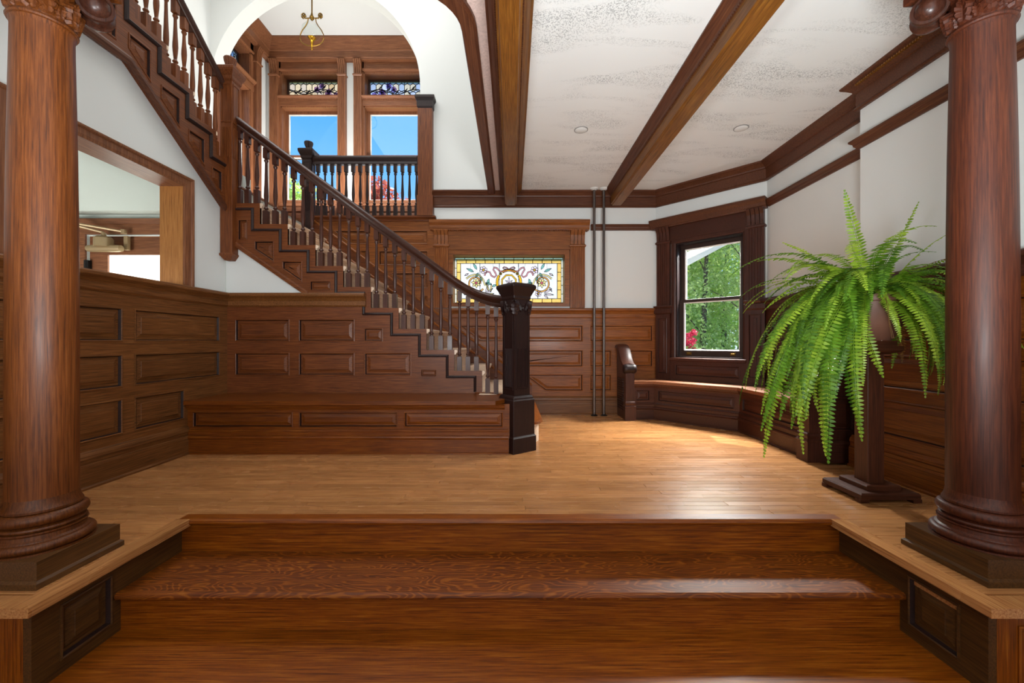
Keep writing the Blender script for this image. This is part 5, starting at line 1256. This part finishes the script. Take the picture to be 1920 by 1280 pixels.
RM = leaf_mat('red_maple_leaf', '#8c2f2a', '#d4705a', .35); RH = leaf_mat('rhododendron_red', '#b01838', '#e8486a', .3)
tree('tall pale green conifer filling the middle of the bay window', 4.9, 10.5, 7.0, 2.2, G1, 18000, .05, clumps=26)
tree('dark green conifer with a visible trunk at the right of the bay window', 6.0, 10.0, 7.5, 1.9, G2, 10000, .05, clumps=22)
tree('yellow green leafy tree high behind the bay window', 7.0, 13.5, 9.0, 3.0, G3, 20000, .06, clumps=24)
tree('green conifer at the left edge of the bay window view', 4.6, 14.0, 8.0, 2.6, G2, 18000, .055, clumps=24)
tree('low green tree far behind the bay window', 9.5, 17.0, 8.5, 3.4, G1, 11000, .11, clumps=24)
tree('red leaved maple seen low through the tall window next to the arch pilaster', -3.6, 12.0, 6.9, 1.35, RM, 5200, .07, clumps=14, low=.5)
tree('orange red maple seen between the two tall alcove windows', -5.1, 12.5, 6.6, .9, RM, 3000, .07, clumps=10, low=.5)
tree('bright green tree seen low through the left tall alcove window', -6.7, 12.0, 7.0, 1.2, G3, 6000, .07, clumps=14, low=.45)
rd = thing('rhododendron', 'rhododendron with crimson blossom at the lower left of the bay window', 'shrub', (3.05, 7.6, -1.2))
mb = MB(); mb.tube([(3.05, 7.6, -1.25), (3.0, 7.6, -.4), (3.05, 7.62, .7)], .03, 7, .012); mb.tube([(3.02, 7.6, -.4), (3.3, 7.7, .4)], .02, 6, .01); mb.build('stem', BARK, rd, 60)
leaf_cloud('foliage', [(3.15, 7.6, .35), (3.2, 7.65, -.1), (3.0, 7.6, -.2), (3.25, 7.62, .68)], [.34, .4, .4, .28], 2200, .06, G2, rd)
for c in ((3.22, 7.42, 1.02), (3.30, 7.40, .92), (3.18, 7.40, .88), (3.28, 7.42, .80), (3.22, 7.38, .72), (3.34, 7.44, 1.08)): leaf_cloud('blossom', [c], [.065], 90, .03, RH, rd)
gs = thing('garden_shrub', 'low leafy garden shrub with pale leaves at the foot of the bay window view', 'shrub', (4.0, 8.2, -1.2))
mb = MB(); mb.tube([(4.0, 8.2, -1.25), (4.0, 8.2, -.2)], .03, 6, .01); mb.build('stem', BARK, gs)
leaf_cloud('foliage', [(3.7, 8.2, .05), (4.0, 8.2, .1), (4.3, 8.2, .08), (4.6, 8.3, .0), (4.1, 8.2, -.4)], [.35, .35, .35, .35, .5], 2600, .06, G3, gs)
# porch eave outside the bay window
pe_ = thing('porch_roof', 'grey porch eave with a white sloping fascia board outside the bay window', 'roof', (3.2, 6.6, 2.1))
a = Vector((2.55, 6.35, 2.0)); b = Vector((4.3, 6.75, 2.92)); u = (b - a).normalized(); n = Vector((0, -1, 0)) + u * u.y; n.normalize(); v = n.cross(u) * -1
v = v if v.z > 0 else -v; pl = PL(a, u, n, v); LL = (b - a).length
m = MB(); m.pbox(pl, 0, LL, 0, .19, -.03, .03); m.build('fascia', SASHW, pe_)
m = MB(); m.pbox(pl, 0, LL, .10, .14, .03, 1.2); m.build('soffit', plain('grey_porch_soffit', '#9b9a96', .8), pe_)
